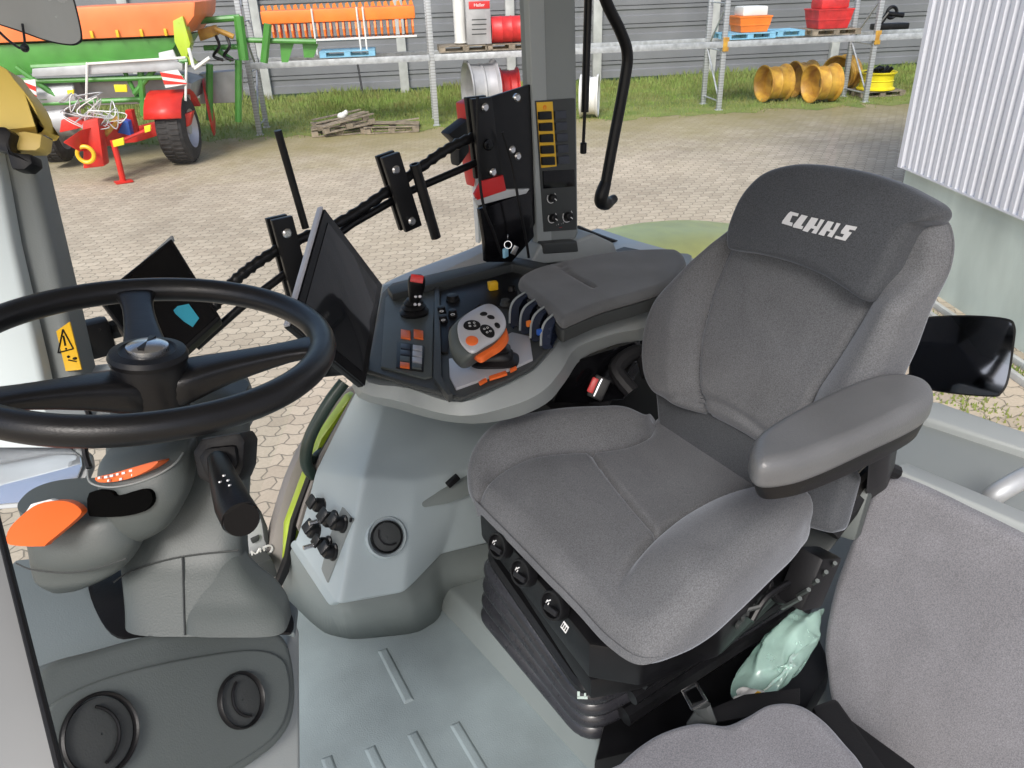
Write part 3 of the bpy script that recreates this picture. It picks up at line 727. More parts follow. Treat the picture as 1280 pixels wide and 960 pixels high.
# lime body stripe and seal along the right sill
def strip(name, pts, r, material, parent, flat=1.0, n=10, sub=6):
    mb = MB(); mb.tube(crom(pts, sub, False), r, n, flat=flat); return mb.build(name, material, parent)
def spoly(name, pts, y, vec, material, parent, bevel=.004, kind='y'):
    fn = {'y': Y, 'x': X, 'z': Z, 'd': D}[kind]
    mb = MB(); mb.slab([fn(px, py, y) for px, py in pts], vec, bevel); return mb.build(name, material, parent)
spoly('lime_body_stripe', [(438, 498), (446, 494), (442, 520), (415, 560), (395, 600), (378, 650), (368, 715), (358, 705), (360, 660), (380, 605), (402, 548)], 1.53, (0, .03, 0), M_LIME, cab)
# outer grab loop (dark green)
t = thing('door_handle_loop', 'dark green curved grab handle outside the door window, below the monitor', 'handle', Y(385, 600, 1.52))
mb = MB(); mb.tube(crom([Y(430, 478, 1.50), Y(410, 505, 1.50), Y(388, 545, 1.50), Y(382, 575, 1.50), Y(390, 592, 1.50), Y(402, 598, 1.51)], 6, False), [.014]*31, 12); mb.build('grip', M_DGREEN, t)
mb = MB(); mb.slab([Y(384, 566, 1.515), Y(394, 572, 1.515), Y(404, 562, 1.515), Y(404, 596, 1.515), Y(388, 598, 1.515)], (0, .02, 0), .004); mb.build('mount', M_DGREEN, t)
spoly('sill_seal', [(446, 496), (452, 498), (398, 592), (372, 660), (362, 715), (352, 735), (347, 728), (358, 700), (366, 655), (388, 595)], 1.50, (0, .02, 0), M_BK, cab)
spoly('sill_seal', [(452, 482), (462, 486), (408, 578), (384, 640), (376, 668), (372, 660), (380, 632), (402, 572)], 1.49, (0, .015, 0), M_TAUPE, cab)
# --- floor
mb = MB(); mb.grid([[Vector((x, y, 0)) for x in (-.6, -.1, .3, .66, .9, 1.3, 1.9)] for y in (.2, .45, .77, 1.1, 1.60)])
fl = mb.build('floor_mat', M_FLOOR, cab)
mb = MB(); mb.hexa([Vector(p) for p in ((-.6, .15, -.12), (2.0, .15, -.12), (2.0, 1.61, -.12), (-.6, 1.61, -.12), (-.6, .15, -.004), (2.0, .15, -.004), (2.0, 1.61, -.004), (-.6, 1.61, -.004))], .01); mb.build('floor_pan', M_SKIRT, cab)
for a, b2 in (((478, 812), (512, 878)), ((408, 946), (418, 975)), ((462, 934), (480, 972)), ((515, 916), (545, 972)), ((568, 904), (612, 978))):
    p = Z(*a, 0); q = Z(*b2, 0); d = (q-p).normalized(); w = Vector((-d.y, d.x, 0))*.012
    mb = MB(); mb.loft([[p+d*.008-w*.5, p+d*.008+w*.5, q+w*.5, q-w*.5][::1]], cap=False) if 0 else mb.hexa([p-w, p+w, q+w, q-w, p-w*.55+d*.006+EZ*.004, p+w*.55+d*.006+EZ*.004, q+w*.55-d*.006+EZ*.004, q-w*.55-d*.006+EZ*.004], .0012); mb.build('tread_rib', M_FLOOR, cab)
# raised seat platform
pa = Z(548, 748, 0); 
mb = MB(); mb.hexa([Vector(p) for p in ((.675, .30, .0), (1.9, .30, .0), (1.9, 1.42, .0), (.675, 1.42, .0), (.705, .30, .055), (1.9, .30, .055), (1.9, 1.42, .055), (.705, 1.42, .055))], .012, 3); mb.build('seat_platform', M_SKIRT, cab)
# --- right side console moulding (surface grid, control points by pixel and distance to the right)
def dens_row(r, fr):
    o = []
    for k in range(len(r)-1):
        o.append(r[k]); o += [r[k].lerp(r[k+1], f) for f in fr[k]]
    return o+[r[-1]]
ra = [Y(450, 480, 1.47), Y(482, 498, 1.445), Y(540, 512, 1.43), Y(600, 512, 1.42), Y(720, 480, 1.41), Y(860, 420, 1.41)]
rb0 = [Y(397, 590, 1.462), Y(455, 598, 1.275), Y(520, 602, 1.26), Y(582, 588, 1.27), Y(700, 560, 1.30), Y(880, 500, 1.36)]
rb1 = [Y(384, 640, 1.455), Y(440, 668, 1.25), Y(512, 672, 1.225), Y(566, 650, 1.26), Y(700, 610, 1.31), Y(880, 550, 1.36)]
rc = [Y(372, 676, 1.447), Y(424, 753, 1.215), Y(505, 738, 1.20), Y(550, 690, 1.27), Y(700, 655, 1.31), Y(880, 600, 1.36)]
cfr = [(.08, .5, .93), (.08, .5, .92), (.5, .92), (.08, .5,), (.5,)]
ra, rb0, rb1, rc = [dens_row(r, cfr) for r in (ra, rb0, rb1, rc)]
lr = lambda a, b2, t: [p.lerp(q, t) for p, q in zip(a, b2)]
R_ = [ra, lr(ra, rb0, .3), lr(ra, rb0, .65), lr(ra, rb0, .93), rb0, lr(rb0, rb1, .12), rb1, lr(rb1, rc, .5), lr(rb1, rc, .95), rc]
R_.append([p+Vector((0, .018, -.006)) for p in rc]); R_.append([p+Vector((0, .06, -.05)) for p in rc])
patch('side_console', R_, M_BLU, cab, solid=.006, sub=2, sharp=180)
# skirt below it
mb = MB()
o_ = Vector((0, -.004, .002))
top = [Y(371, 672, 1.447), rc[0].lerp(rc[4], .6)+o_, rc[4]+o_, rc[8]+o_, rc[8].lerp(rc[11], .5)+o_+Vector((.01, .01, 0)), rc[11]+o_, Y(608, 680, 1.30), Y(760, 640, 1.33)]
bot = [Z(343, 733, 0), Z(402, 791, 0), Z(440, 800, 0), Z(520, 792, 0), Z(548, 775, 0), Z(556, 752, .0), Z(640, 735, 0), Z(820, 690, 0)]
mid = [a.lerp(b2, .5)+Vector((0, .0, 0)) for a, b2 in zip(top, bot)]
def dens(l):
    for _ in range(3):
        o = [l[0]]
        for a, b2 in zip(l[:-1], l[1:]): o += [a.lerp(b2, .16), a.lerp(b2, .84)]
        l = o+[l[-1]]
    return l
mb.grid([dens(top), dens(mid), dens(bot)]); mb.build('console_skirt', M_SKIRT, cab, solid=.006, sharp=60)
# connector panel
pn = [Y(418, 610, 1.385), Y(444, 649, 1.255), Y(413, 729, 1.265), Y(389, 685, 1.40)]
nrm = (pn[1]-pn[0]).cross(pn[3]-pn[0]).normalized()
if nrm.dot(CAM-pn[0]) < 0: nrm = -nrm
pn = [p+nrm*.008 for p in pn]
pn[3] = PL(389, 685, pn[0], nrm)
mb = MB(); mb.slab(pn, -nrm*.02, .003); pan = mb.build('socket_panel', M_MG, cab)
MATS_ = M_RUB
def onp(px, py): return PL(px, py, pn[0], nrm)
for k, (px, py, r) in enumerate(((405, 632, .016), (418, 650, .017), (398, 664, .017), (411, 680, .014), (430, 655, .015), (418, 690, .015))):
    c = onp(px, py); mb = MB(); mb.lathe(c, nrm, [(r*1.25, 0), (r*1.25, .004), (r, .006), (r, .018), (r*.8, .023), (.001, .023)], 20)
    e = (EZ+Vector((.3*((k % 3)-1), 0, 0))).normalized(); mb.box(c+nrm*.026+e*r*.6, (r*1.8, r*1.6, .006), rot=frame((nrm+e*.5).normalized()), bevel=.002)
    so = mb.build('socket', M_BK, cab); so.parent = pan; so.location = (0, 0, 0)
    if k in (1, 3):
        mb = MB(); mb.tube([c+nrm*.02, c+nrm*.032-Vector((.025, 0, .0))], .005, 8); s2 = mb.build('plug_pin', M_CHR, cab); s2.parent = pan; s2.location = (0, 0, 0)
for px, py in ((418, 618), (439, 650)):
    mb = MB(); mb.lathe(onp(px, py), nrm, [(.005, 0), (.005, .002), (.001, .003)], 12); s2 = mb.build('screw', M_BK, cab); s2.parent = pan
def vent(c, ax, r, parent, tilt=0.6, ring=M_BK, nm='air_vent'):
    ax = ax.normalized(); mb = MB()
    mb.lathe(c, ax, [(r*1.0, -.012), (r*1.03, .002), (r*.985, .0045), (r*.94, .0025), (r*.92, -.006)], 48, cap=False)
    v = mb.build(nm, ring, parent)
    mb = MB(); mb.lathe(c, ax, [(r*.915, -.006), (r*.89, -.001), (r*.5, .001), (.001, .0015)], 40, cap=False)
    fl_ = mb.build('vent_flap', M_DG if ring != M_DG else M_BK, parent); 
    fr = frame(ax); mb = MB(); pts = []
    for k in range(17):
        a = -1.1+2.2*k/16; pts.append(c+ax*.003+fr@(Matrix.Rotation(tilt, 3, 'Z')@Vector((r*.9*cos(a)-r*.45, r*.78*sin(a), 0))))
    mb.tube(pts, .0018, 6); rr_ = mb.build('flap_ridge', M_BK, parent)
    for o in (fl_, rr_):
        o.parent = v; o.location = (0, 0, 0)
    return v
vc = Y(483, 671, 1.225); vn = (CAM-vc).normalized()+Vector((.25, 0, -.15))
mb = MB(); mb.lathe(vc-vn.normalized()*.012, vn, [(.046, -.02), (.045, .012), (.041, .017), (.036, .012), (.034, -.01)], 40, cap=False); mb.build('vent_collar', M_BLU, cab)
vent(vc+vn.normalized()*.006, vn, .033, cab)
# map pocket with small switch
sl = [Y(511, 611, 1.30), Y(530, 600, 1.31), Y(576, 584, 1.30), Y(581, 590, 1.295), Y(578, 604, 1.28), Y(545, 616, 1.28), Y(515, 621, 1.285)]
mb = MB(); mb.slab([p-Vector((0, .052, 0)) for p in sl], (0, .02, 0), .004); mb.build('recess', M_SKIRT, cab)
mb = MB(); mb.box(Y(566, 601, 1.232), (.032, .012, .014), rot=rotz(-.1)@Matrix.Rotation(-.5, 3, 'Y'), bevel=.003); mb.build('rocker_switch', M_BK, cab)
# --- B pillar, shelf, windows
def hexq(name, pts, y0, dy, material, parent, bevel=.01, seg=3):
    mb = MB(); mb.slab([Y(px, py, y0) for px, py in pts], (0, dy, 0), bevel, seg); return mb.build(name, material, parent)
PY = 1.50
hexq('rear_pillar', [(676, -60), (720, -60), (722, 100), (724, 292), (716, 310), (690, 312), (686, 290), (681, 120)], PY, .09, M_MG, cab, .012)
hexq('pillar_edge_trim', [(658, -60), (679, -60), (684, 122), (690, 300), (690, 318), (672, 318), (668, 180)], PY-.002, .02, M_LG, cab, .004)
def qp(px, py, o=.004): return Y(px, py, PY-o)
mb = MB(); mb.slab([qp(669, 126), (qp(719, 123)), qp(721, 287), qp(680, 290)], (0, .006, 0), .0015); swp = mb.build('switch_panel', M_DG, cab)
def sub(mbx, name, material, par):
    o = mbx.build(name, material, cab); o.parent = par; o.location = (0, 0, 0); return o
mb = MB(); mb.slab([qp(671, 128, .006), qp(691, 127, .006), qp(696, 208, .006), qp(677, 210, .006)], (0, .004, 0), .001); sub(mb, 'yellow_frame', M_YEL, swp)
for i in range(5):
    y = 140+i*14.2; x = 682+i*1.0
    mb = MB(); mb.slab([qp(x-8, y, .012), qp(x+8, y-1, .012), qp(x+8.5, y+9.5, .012), qp(x-7.5, y+10, .012)], (0, .008, 0), .002); sub(mb, 'switch', M_BK, swp)
    mb = MB(); mb.slab([qp(x+12, y-1, .010), qp(x+26, y-2, .010), qp(x+26.5, y+8, .010), qp(x+12.5, y+9, .010)], (0, .006, 0), .0015); sub(mb, 'switch', mat('navy_switch', (.03, .035, .05), .4), swp)
textmesh('(!)', .011, qp(681, 134, .0065), Vector((1, 0, 0)), EZ, 'warning_text', M_ORG, cab, ez=Vector((0, -1, 0))).parent = swp
mb = MB(); mb.slab([qp(679, 214, .007), qp(718, 212, .007), qp(719, 233, .007), qp(680, 236, .007)], (0, .004, 0), .001); sub(mb, 'display_strip', M_BKG, swp)
for px, py, r in ((689.5, 247, .012), (690.5, 272, .012), (709.5, 270, .014)):
    c = qp(px, py, .005); mb = MB(); mb.lathe(c, (0, -1, 0), [(r*.8, 0), (r*.78, .01), (r*.6, .012), (.001, .012)], 24); k = sub(mb, 'knob', M_BK, swp)
    mb = MB(); mb.torus(c, (0, -1, 0), r*1.1, .0012, 28, 6, a0=-.6, a1=3.9); sub(mb, 'dial_ring', M_WHT, swp)
    mb = MB(); mb.box(c+Vector((.003, -.0125, -.003)), (.008, .001, .002), rot=Matrix.Rotation(.7, 3, 'Y')); sub(mb, 'pointer', M_WHT, swp)
tx = textmesh('-  +    -  +', .006, qp(700, 280, .005), Vector((1, 0, 0)), EZ, 'dial_print', M_WHT, cab, ez=Vector((0, -1, 0))); tx.parent = swp
tx = textmesh('-----', .006, qp(701, 284, .005), Vector((1, 0, 0)), EZ, 'red_print', M_RED, cab, ez=Vector((0, -1, 0))); tx.parent = swp
# pillar foot and shelf (light grey, with black trough)
hexq('pillar_foot', [(668, 322), (676, 306), (724, 300), (742, 292), (768, 304), (776, 322), (664, 332)], PY-.02, .10, M_LG, cab, .010)
ZS = .70
def zslab(name, pts, z, dz, material, parent, bevel=.006, seg=3):
    mb = MB(); mb.slab([Z(px, py, z) for px, py in pts], (0, 0, dz), bevel, seg); return mb.build(name, material, parent)
zslab('window_shelf', [(640, 322), (672, 312), (728, 290), (748, 284), (790, 298), (862, 318), (905, 345), (850, 380), (760, 372), (660, 360), (630, 345)], ZS, -.10, M_PGREY, cab, .012)
zslab('shelf_tray', [(672, 322), (700, 327), (745, 320), (780, 308), (822, 316), (812, 330), (735, 345), (672, 345)], ZS+.006, -.02, M_DG, cab, .004)
zslab('tray_mat', [(748, 320), (775, 312), (808, 318), (770, 328)], ZS+.009, -.004, M_BK, cab, .002)
hexq('pillar_collar', [(679, 304), (722, 301), (724, 315), (680, 318)], PY-.025, .04, M_DG, cab, .006)
mb = MB(); mb.lathe(Z(743, 303, ZS+.001), EZ, [(.008, 0), (.008, .003), (.001, .004)], 16); mb.build('screw', M_DG, cab)
mb = MB(); mb.tube(crom([Y(722, 285, 1.62), Y(760, 300, 1.60), Y(800, 312, 1.6), Y(870, 330, 1.6)], 5, False), .008, 8); mb.build('window_seal', M_BK, cab)
# pale outer fender beyond the side window, seen below the rail
q = []
for (a, b2, y) in (((470, 352), (500, 372), 1.75), ((500, 338), (525, 352), 1.72), ((540, 322), (560, 345), 1.70), ((585, 306), (605, 340), 1.68), ((625, 285), (640, 340), 1.66), ((660, 270), (665, 340), 1.66)):
    q.append([Y(a[0], a[1], y+.03)-EZ*.05, Y(a[0], a[1], y), Y((a[0]+b2[0])/2, (a[1]+b2[1])/2, y-.05), Y(b2[0], b2[1]+10, y-.1)])
patch('outer_sill', q, M_PGREY, cab, solid=.01)
# rear window sill (right) and inner panel
zslab('rear_sill', [(1085, 548), (1160, 512), (1300, 552), (1300, 660), (1180, 640), (1100, 600)], .42, -.12, M_MG, cab, .02)
zslab('rear_sill_ledge', [(1150, 508), (1168, 500), (1320, 552), (1320, 575), (1150, 520)], .44, -.05, M_LG, cab, .012)
# --- windscreen pillar at the left
mb = MB()
def dp(px, py, d): return D(px, py, d)
def pillar(name, L, Rr, d0, material, bevel=.01, th=.05):
    a = [dp(x, y, d) for x, y, d in L]; b2 = [dp(x, y, d) for x, y, d in Rr]
    mb = MB(); mb.slab(a+b2[::-1], FW*th, bevel, 3); return mb.build(name, material, cab)
pillar('windscreen_pillar', [(-60, 120, 1.28), (-60, 560, 1.06)], [(28, 150, 1.28), (40, 208, 1.25), (72, 350, 1.17), (98, 470, 1.11), (112, 560, 1.06)], 1, M_MG, .012, .06)
pillar('pillar_cover', [(-60, 150, 1.245), (-60, 560, 1.03)], [(-10, 160, 1.245), (14, 300, 1.16), (48, 452, 1.08), (70, 560, 1.03)], 1, mat('pillar_cover_grey', (.54, .60, .60), .45, var=.02), .008, .03)
def pq(px, py):  # on the pillar front
    return D(px, py, 1.28-(py-150)*.000537-.004)
mb = MB(); mb.slab([pq(70, 414), pq(87, 402), pq(102, 462), pq(82, 464)], FW*.003, .0005); st = mb.build('warning_sticker', M_YEL, cab)
mb = MB()
tri = [pq(73, 441)-FW*.001, pq(79, 412)-FW*.001, pq(92, 436)-FW*.001]
for i in range(3): mb.tube([tri[i], tri[(i+1) % 3]], .0010, 6)
mb.tube([pq(79.5, 420)-FW*.001, pq(82, 432)-FW*.001], .0012, 6)
mb.ball(pq(83, 436)-FW*.001, .0014); mb.ball(pq(94, 448)-FW*.001, .003, (1, 1, .6)); mb.ball(pq(86, 446)-FW*.001, .002)
mb.tube([pq(86, 450)-FW*.001, pq(96, 452)-FW*.001], .001, 6); sub(mb, 'warning_symbol', M_BK, st)
# --- glass panes
gm = bpy.data.materials.new('window_glass'); gm.use_nodes = True; nt = gm.node_tree; L = nt.links
for n in list(nt.nodes): nt.nodes.remove(n)
o_ = nt.nodes.new('ShaderNodeOutputMaterial'); tr_ = nt.nodes.new('ShaderNodeBsdfTransparent'); gl = nt.nodes.new('ShaderNodeBsdfGlossy'); mx = nt.nodes.new('ShaderNodeMixShader'); fr_ = nt.nodes.new('ShaderNodeFresnel')
gl.inputs['Roughness'].default_value = .01; tr_.inputs['Color'].default_value = (.95, .97, .96, 1); fr_.inputs['IOR'].default_value = 1.35
L.new(fr_.outputs[0], mx.inputs[0]); L.new(tr_.outputs[0], mx.inputs[1]); L.new(gl.outputs[0], mx.inputs[2]); L.new(mx.outputs[0], o_.inputs[0])
gpts = [Vector((-.25, 1.66, 1.9)), Vector((1.08, 1.64, 1.9)), Vector((1.14, 1.64, .66)), Vector((.55, 1.64, .55)), Vector((.22, 1.60, .05)), Vector((-.2, 1.62, .3))]
mb = MB(); mb.mesh(gpts, [tuple(range(6))]); mb.build('side_window', gm, cab)
gpts = [Vector((1.24, 1.66, 1.9)), Vector((2.0, 1.30, 1.9)), Vector((2.0, 1.30, .5)), Vector((1.30, 1.66, .66))]
mb = MB(); mb.mesh(gpts, [tuple(range(4))]); mb.build('rear_side_window', gm, cab)
gpts = [Vector((2.02, 1.28, 1.9)), Vector((2.05, -.2, 1.9)), Vector((2.05, -.2, .42)), Vector((2.02, 1.28, .5))]
mb = MB(); mb.mesh(gpts, [tuple(range(4))]); mb.build('rear_window', gm, cab)

# ---------------------------------------------------------------- dashboard / front console
def dslab(name, pts, vec, material, parent, bevel=.01, seg=3):
    mb = MB(); mb.slab([D(*p) for p in pts], vec, bevel, seg); return mb.build(name, material, parent)
# lower fascia: front plane about y=.74..., going forward/away
da = thing('front_console', 'grey lower dashboard moulding with two round vents under the steering column', 'dashboard', Z(230, 960, 0))
def FP(px, py, off=0.0):    # fascia plane
    return PL(px, py, FP0+FN*off, FN)
FP0 = D(220, 880, .90); FN = (Vector((.50, -.62, .45))).normalized()
def fslab(name, pts, off, th, material, bevel=.012, par=None, seg=4):
    mb = MB(); mb.slab([FP(x, y, off) for x, y in pts], -FN*th, bevel, seg); return mb.build(name, M_FAS if material is M_GG else material, par or da)
out = crom([(70, 960), (40, 850), (60, 822), (110, 806), (180, 792), (260, 783), (330, 788), (362, 805), (370, 845), (372, 900), (345, 935), (300, 965), (240, 1010), (100, 1040)], 5) if 0 else [tuple(v) for v in crom([Vector((x, y)) for x, y in [(60, 980), (35, 900), (42, 850), (70, 826), (120, 812), (190, 793), (260, 780), (325, 780), (357, 796), (369, 832), (371, 880), (360, 915), (330, 945), (270, 980), (160, 1020)]], 4)]
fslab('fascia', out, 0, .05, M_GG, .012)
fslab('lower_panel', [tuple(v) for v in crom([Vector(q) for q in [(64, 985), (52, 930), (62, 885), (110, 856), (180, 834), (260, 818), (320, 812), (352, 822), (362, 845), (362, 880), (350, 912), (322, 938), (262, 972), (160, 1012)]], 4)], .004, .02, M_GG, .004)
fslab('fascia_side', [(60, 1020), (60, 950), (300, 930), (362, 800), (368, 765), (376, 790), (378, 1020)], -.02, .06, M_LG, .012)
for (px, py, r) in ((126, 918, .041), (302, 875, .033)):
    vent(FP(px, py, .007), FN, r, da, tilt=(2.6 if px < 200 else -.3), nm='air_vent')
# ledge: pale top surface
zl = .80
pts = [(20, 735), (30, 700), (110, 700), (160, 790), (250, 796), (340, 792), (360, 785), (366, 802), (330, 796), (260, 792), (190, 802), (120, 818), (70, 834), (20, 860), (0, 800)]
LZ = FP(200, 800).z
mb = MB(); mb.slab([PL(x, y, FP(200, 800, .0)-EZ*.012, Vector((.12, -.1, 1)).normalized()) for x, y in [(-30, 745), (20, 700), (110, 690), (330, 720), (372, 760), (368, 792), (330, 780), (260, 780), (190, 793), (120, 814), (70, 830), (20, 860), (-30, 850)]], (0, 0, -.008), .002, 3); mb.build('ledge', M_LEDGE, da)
# steering column
col = thing('steering_column', 'grey steering column housing with orange badge and black slot beneath the wheel', 'steering column', D(240, 790, 1.0))
def ring_px(pts, d, back):  # silhouette row: left pixel, right pixel at row -> rounded horizontal section
    pass
def lath_px(name, rows, material, parent, n=56, p=.8, sub=0, sharp=50):
    mb = MB(); rings = []
    # interpolate rows for smooth sections
    rr0 = crom([Vector(r[:3]) for r in rows], 5, False); r1 = crom([Vector((r[3], r[4], r[5] if len(r) > 5 else 0)) for r in rows], 5, False)
    for A, Bq in zip(rr0, r1):
        xl, xr, y = A; d, hd, sk = Bq
        a = D(xl, y+sk, d); b2 = D(xr, y-sk, d); c = (a+b2)/2; h = (b2-a)/2; r = []
        for k in range(n):
            t = 2*pi*k/n; cx = abs(cos(t))**p*(1 if cos(t) > 0 else -1); sy = abs(sin(t))**p*(1 if sin(t) > 0 else -1)
            r.append(c+h*cx+HF*hd*sy+HF*hd)
        rings.append(r)
    mb.loft(rings); return mb.build(name, material, parent, sub=sub, sharp=sharp)
lath_px('column_shroud', [(132, 298, 500, .98, .035, -3), (126, 299, 540, .965, .035, -3), (122, 300, 580, .955, .035, -3), (124, 300, 620, .95, .035, -2), (128, 298, 660, .95, .035, -1), (138, 296, 700, .945, .035, 0), (142, 298, 730, .935, .035, 0), (146, 300, 770, .92, .035, 0), (148, 300, 796, .91, .03, 0)], M_GG, col, p=.55)
lath_px('base_fairing', [(240, 294, 700, .950, .018, 1), (232, 299, 714, .943, .02, 2), (228, 313, 736, .933, .024, 2), (226, 336, 757, .924, .026, 1), (226, 350, 777, .914, .026, 1), (226, 355, 797, .905, .026, 0)], M_GG, col, p=.45)
mb = MB()
mb.tube(crom([D(142, 728, .936), D(160, 716, .9395), (D(200, 702, .943)), D(240, 694, .9435), D(298, 688, .944)], 6, False), .0011, 6)
mb.tube([D(228, 697, .943), D(229, 730, .934), D(230, 770, .919), D(231, 794, .9095)], .0011, 6)
mb.build('parting_line', M_DG, col)
mb = MB(); mb.tube(crom([D(*q) for q in ((109, 588, .874), (113, 603, .868), (135, 609, .8675), (165, 605, .869), (196, 594, .871), (219, 579, .876), (229, 566, .886))], 6, False), .0013, 8); mb.build('pod_edge_highlight', M_MG, col)  # lighter tube paints the light line along the pod's crease
mb = MB(); mb.tube(crom([D(*q) for q in ((20, 704, .873), (40, 712, .869), (80, 716, .868), (120, 711, .869), (158, 698, .873))], 6, False), .0009, 6); mb.build('parting_line', M_DG, col)
# dark gap behind
mb = MB(); mb.slab([PL(x, y, FP(200, 800, .0)-EZ*.008, Vector((.12, -.1, 1)).normalized()) for x, y in [tuple(v) for v in crom([Vector(q) for q in ((110, 728), (130, 712), (330, 735), (363, 765), (364, 788), (340, 791), (190, 793), (146, 795), (122, 768))], 4)]], (0, 0, -.004), .001); mb.build('boot_gap', M_BK, col)
# pod on the left: cup with black slot
lath_px('switch_pod', [(122, 226, 566, .89, .03, 14), (110, 228, 584, .875, .035, 13), (107, 228, 606, .87, .04, 10), (110, 224, 640, .872, .04, 8), (114, 214, 662, .88, .035, 6), (122, 204, 674, .89, .03, 4), (136, 184, 681, .905, .02, 3)], M_GG, col)
# cup holder bulge at left with orange flap
cupo = lath_px('cup_bulge', [(4, 152, 648, .875, .04, 0), (8, 158, 664, .87, .045, 4), (16, 162, 700, .872, .045, 8), (22, 156, 722, .88, .04, 8), (32, 140, 734, .885, .03, 6), (54, 112, 741, .90, .02, 4)], M_GG, col)
# black slot
BZ = .862
mb = MB(); mb.slab([D(x, y, .866) for x, y in crom([Vector(q) for q in ((111, 616), (138, 614), (146, 620), (175, 612), (188, 614), (190, 628), (178, 640), (150, 646), (118, 646), (110, 642))], 3)] if 0 else [D(v.x, v.y, .864) for v in crom([Vector(q) for q in ((111, 616), (138, 614), (146, 620), (175, 612), (188, 614), (190, 628), (178, 640), (150, 646), (118, 646), (110, 642))], 3)], FW*.05, .001); mb.build('black_slot', mat('slot_black', (.002, .002, .002), .9, spec=.05), col)
mb = MB(); mb.slab([D(v.x, v.y, .868-.0002*(v.x-115)) for v in crom([Vector(q) for q in ((119, 597), (140, 592), (170, 583), (197, 576), (190, 585), (168, 596), (145, 602), (124, 603))], 3)], FW*.03, .001); badge = mb.build('orange_badge', M_ORG, col)
mb = MB()
for (x, y, w) in ((122, 597.5, 3), (130, 596.5, 4), (137, 595, 4), (145, 593, 3), (152, 591.5, 4), (161, 588.5, 5), (149, 599, 3), (164, 594, 2), (134, 601, 2)):
    mb.slab([D(x, y-1.2, .858), D(x+w, y-1.9, .858), D(x+w, y+1, .858), D(x, y+1.6, .858)], FW*.004)
b_ = mb.build('badge_print', M_WHT, col); b_.parent = badge; b_.location = (0, 0, 0)
of = [Vector(q) for q in ((8, 670), (16, 655), (40, 634), (60, 627), (85, 627), (101, 637), (96, 648), (60, 678), (52, 683), (12, 681))]
mb = MB(); mb.slab([D(v.x, v.y, .845-(v.y-650)*.0006) for v in crom(of, 3)], FW*.012, .003, 3); mb.build('orange_flap', M_ORG, col)
mb = MB(); mb.slab([D(x, y, .862) for x, y in ((16, 664), (38, 630), (62, 624), (96, 633), (92, 650), (60, 678))], FW*.01, .002); mb.build('flap_base', M_RWHT, col)
# stalk
sk_ = thing('indicator_stalk', 'black indicator stalk with rubber boot on the right of the steering column', 'control stalk', D(275, 600, .92))
mb = MB(); mb.slab([D(x, y, .875) for x, y in ((240, 565), (250, 548), (300, 540), (306, 552), (304, 585), (296, 605), (262, 606), (246, 598))], FW*.05, .006); mb.build('boot', M_BK, sk_)
mb = MB(); mb.slab([D(x, y, .868) for x, y in ((246, 572), (256, 560), (294, 556), (297, 580), (284, 598), (258, 600))], FW*.03, .006); mb.build('boot_ridge', M_BK, sk_)
mb = MB(); mb.tube([D(272, 575, .86), D(280, 600, .81), D(292, 632, .765), D(301, 648, .75)], [.011, .0145, .018, .0185], 24); mb.build('stalk', M_BK, sk_, sharp=50)
mb = MB(); mb.cyl(D(301, 648, .75), D(302, 650, .746), .0182, .0165, 24); mb.build('end_cap', M_BKG, sk_)
mb = MB()
for x, y in ((279, 594), (284, 600), (274, 602), (286, 606)):
    mb.slab([D(x-1, y, .76), D(x+1, y-.6, .76), D(x+1.5, y+1.4, .76), D(x-.6, y+2, .76)], FW*.004)
mb.build('stalk_symbols', M_WHT, sk_)
# instrument display behind the wheel rim
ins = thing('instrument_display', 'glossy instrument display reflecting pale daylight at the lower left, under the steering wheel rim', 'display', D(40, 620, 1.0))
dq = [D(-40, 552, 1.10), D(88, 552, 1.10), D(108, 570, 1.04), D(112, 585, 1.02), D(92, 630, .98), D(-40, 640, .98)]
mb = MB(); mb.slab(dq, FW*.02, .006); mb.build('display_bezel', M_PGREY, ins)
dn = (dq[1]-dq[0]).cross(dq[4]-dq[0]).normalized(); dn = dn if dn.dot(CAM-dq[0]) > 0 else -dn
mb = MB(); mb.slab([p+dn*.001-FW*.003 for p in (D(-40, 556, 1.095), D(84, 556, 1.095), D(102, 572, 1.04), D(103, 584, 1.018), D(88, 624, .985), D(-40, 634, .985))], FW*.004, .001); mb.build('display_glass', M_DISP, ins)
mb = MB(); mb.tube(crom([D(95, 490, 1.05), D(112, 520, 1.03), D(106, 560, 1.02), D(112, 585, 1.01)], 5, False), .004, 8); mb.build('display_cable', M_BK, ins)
lath_px('column_hood', [(40, 130, 500, 1.08, .05, 2), (30, 150, 512, 1.05, .07, 2), (40, 160, 530, 1.02, .07, 0), (70, 165, 555, 1.0, .06, 0)], M_LG, col)
lath_px('column_shoulder', [(256, 276, 475, 1.02, .03, 0), (246, 286, 488, 1.01, .04, 0), (236, 296, 520, .99, .05, 0), (230, 298, 560, .98, .06, 0)], M_MG, col)
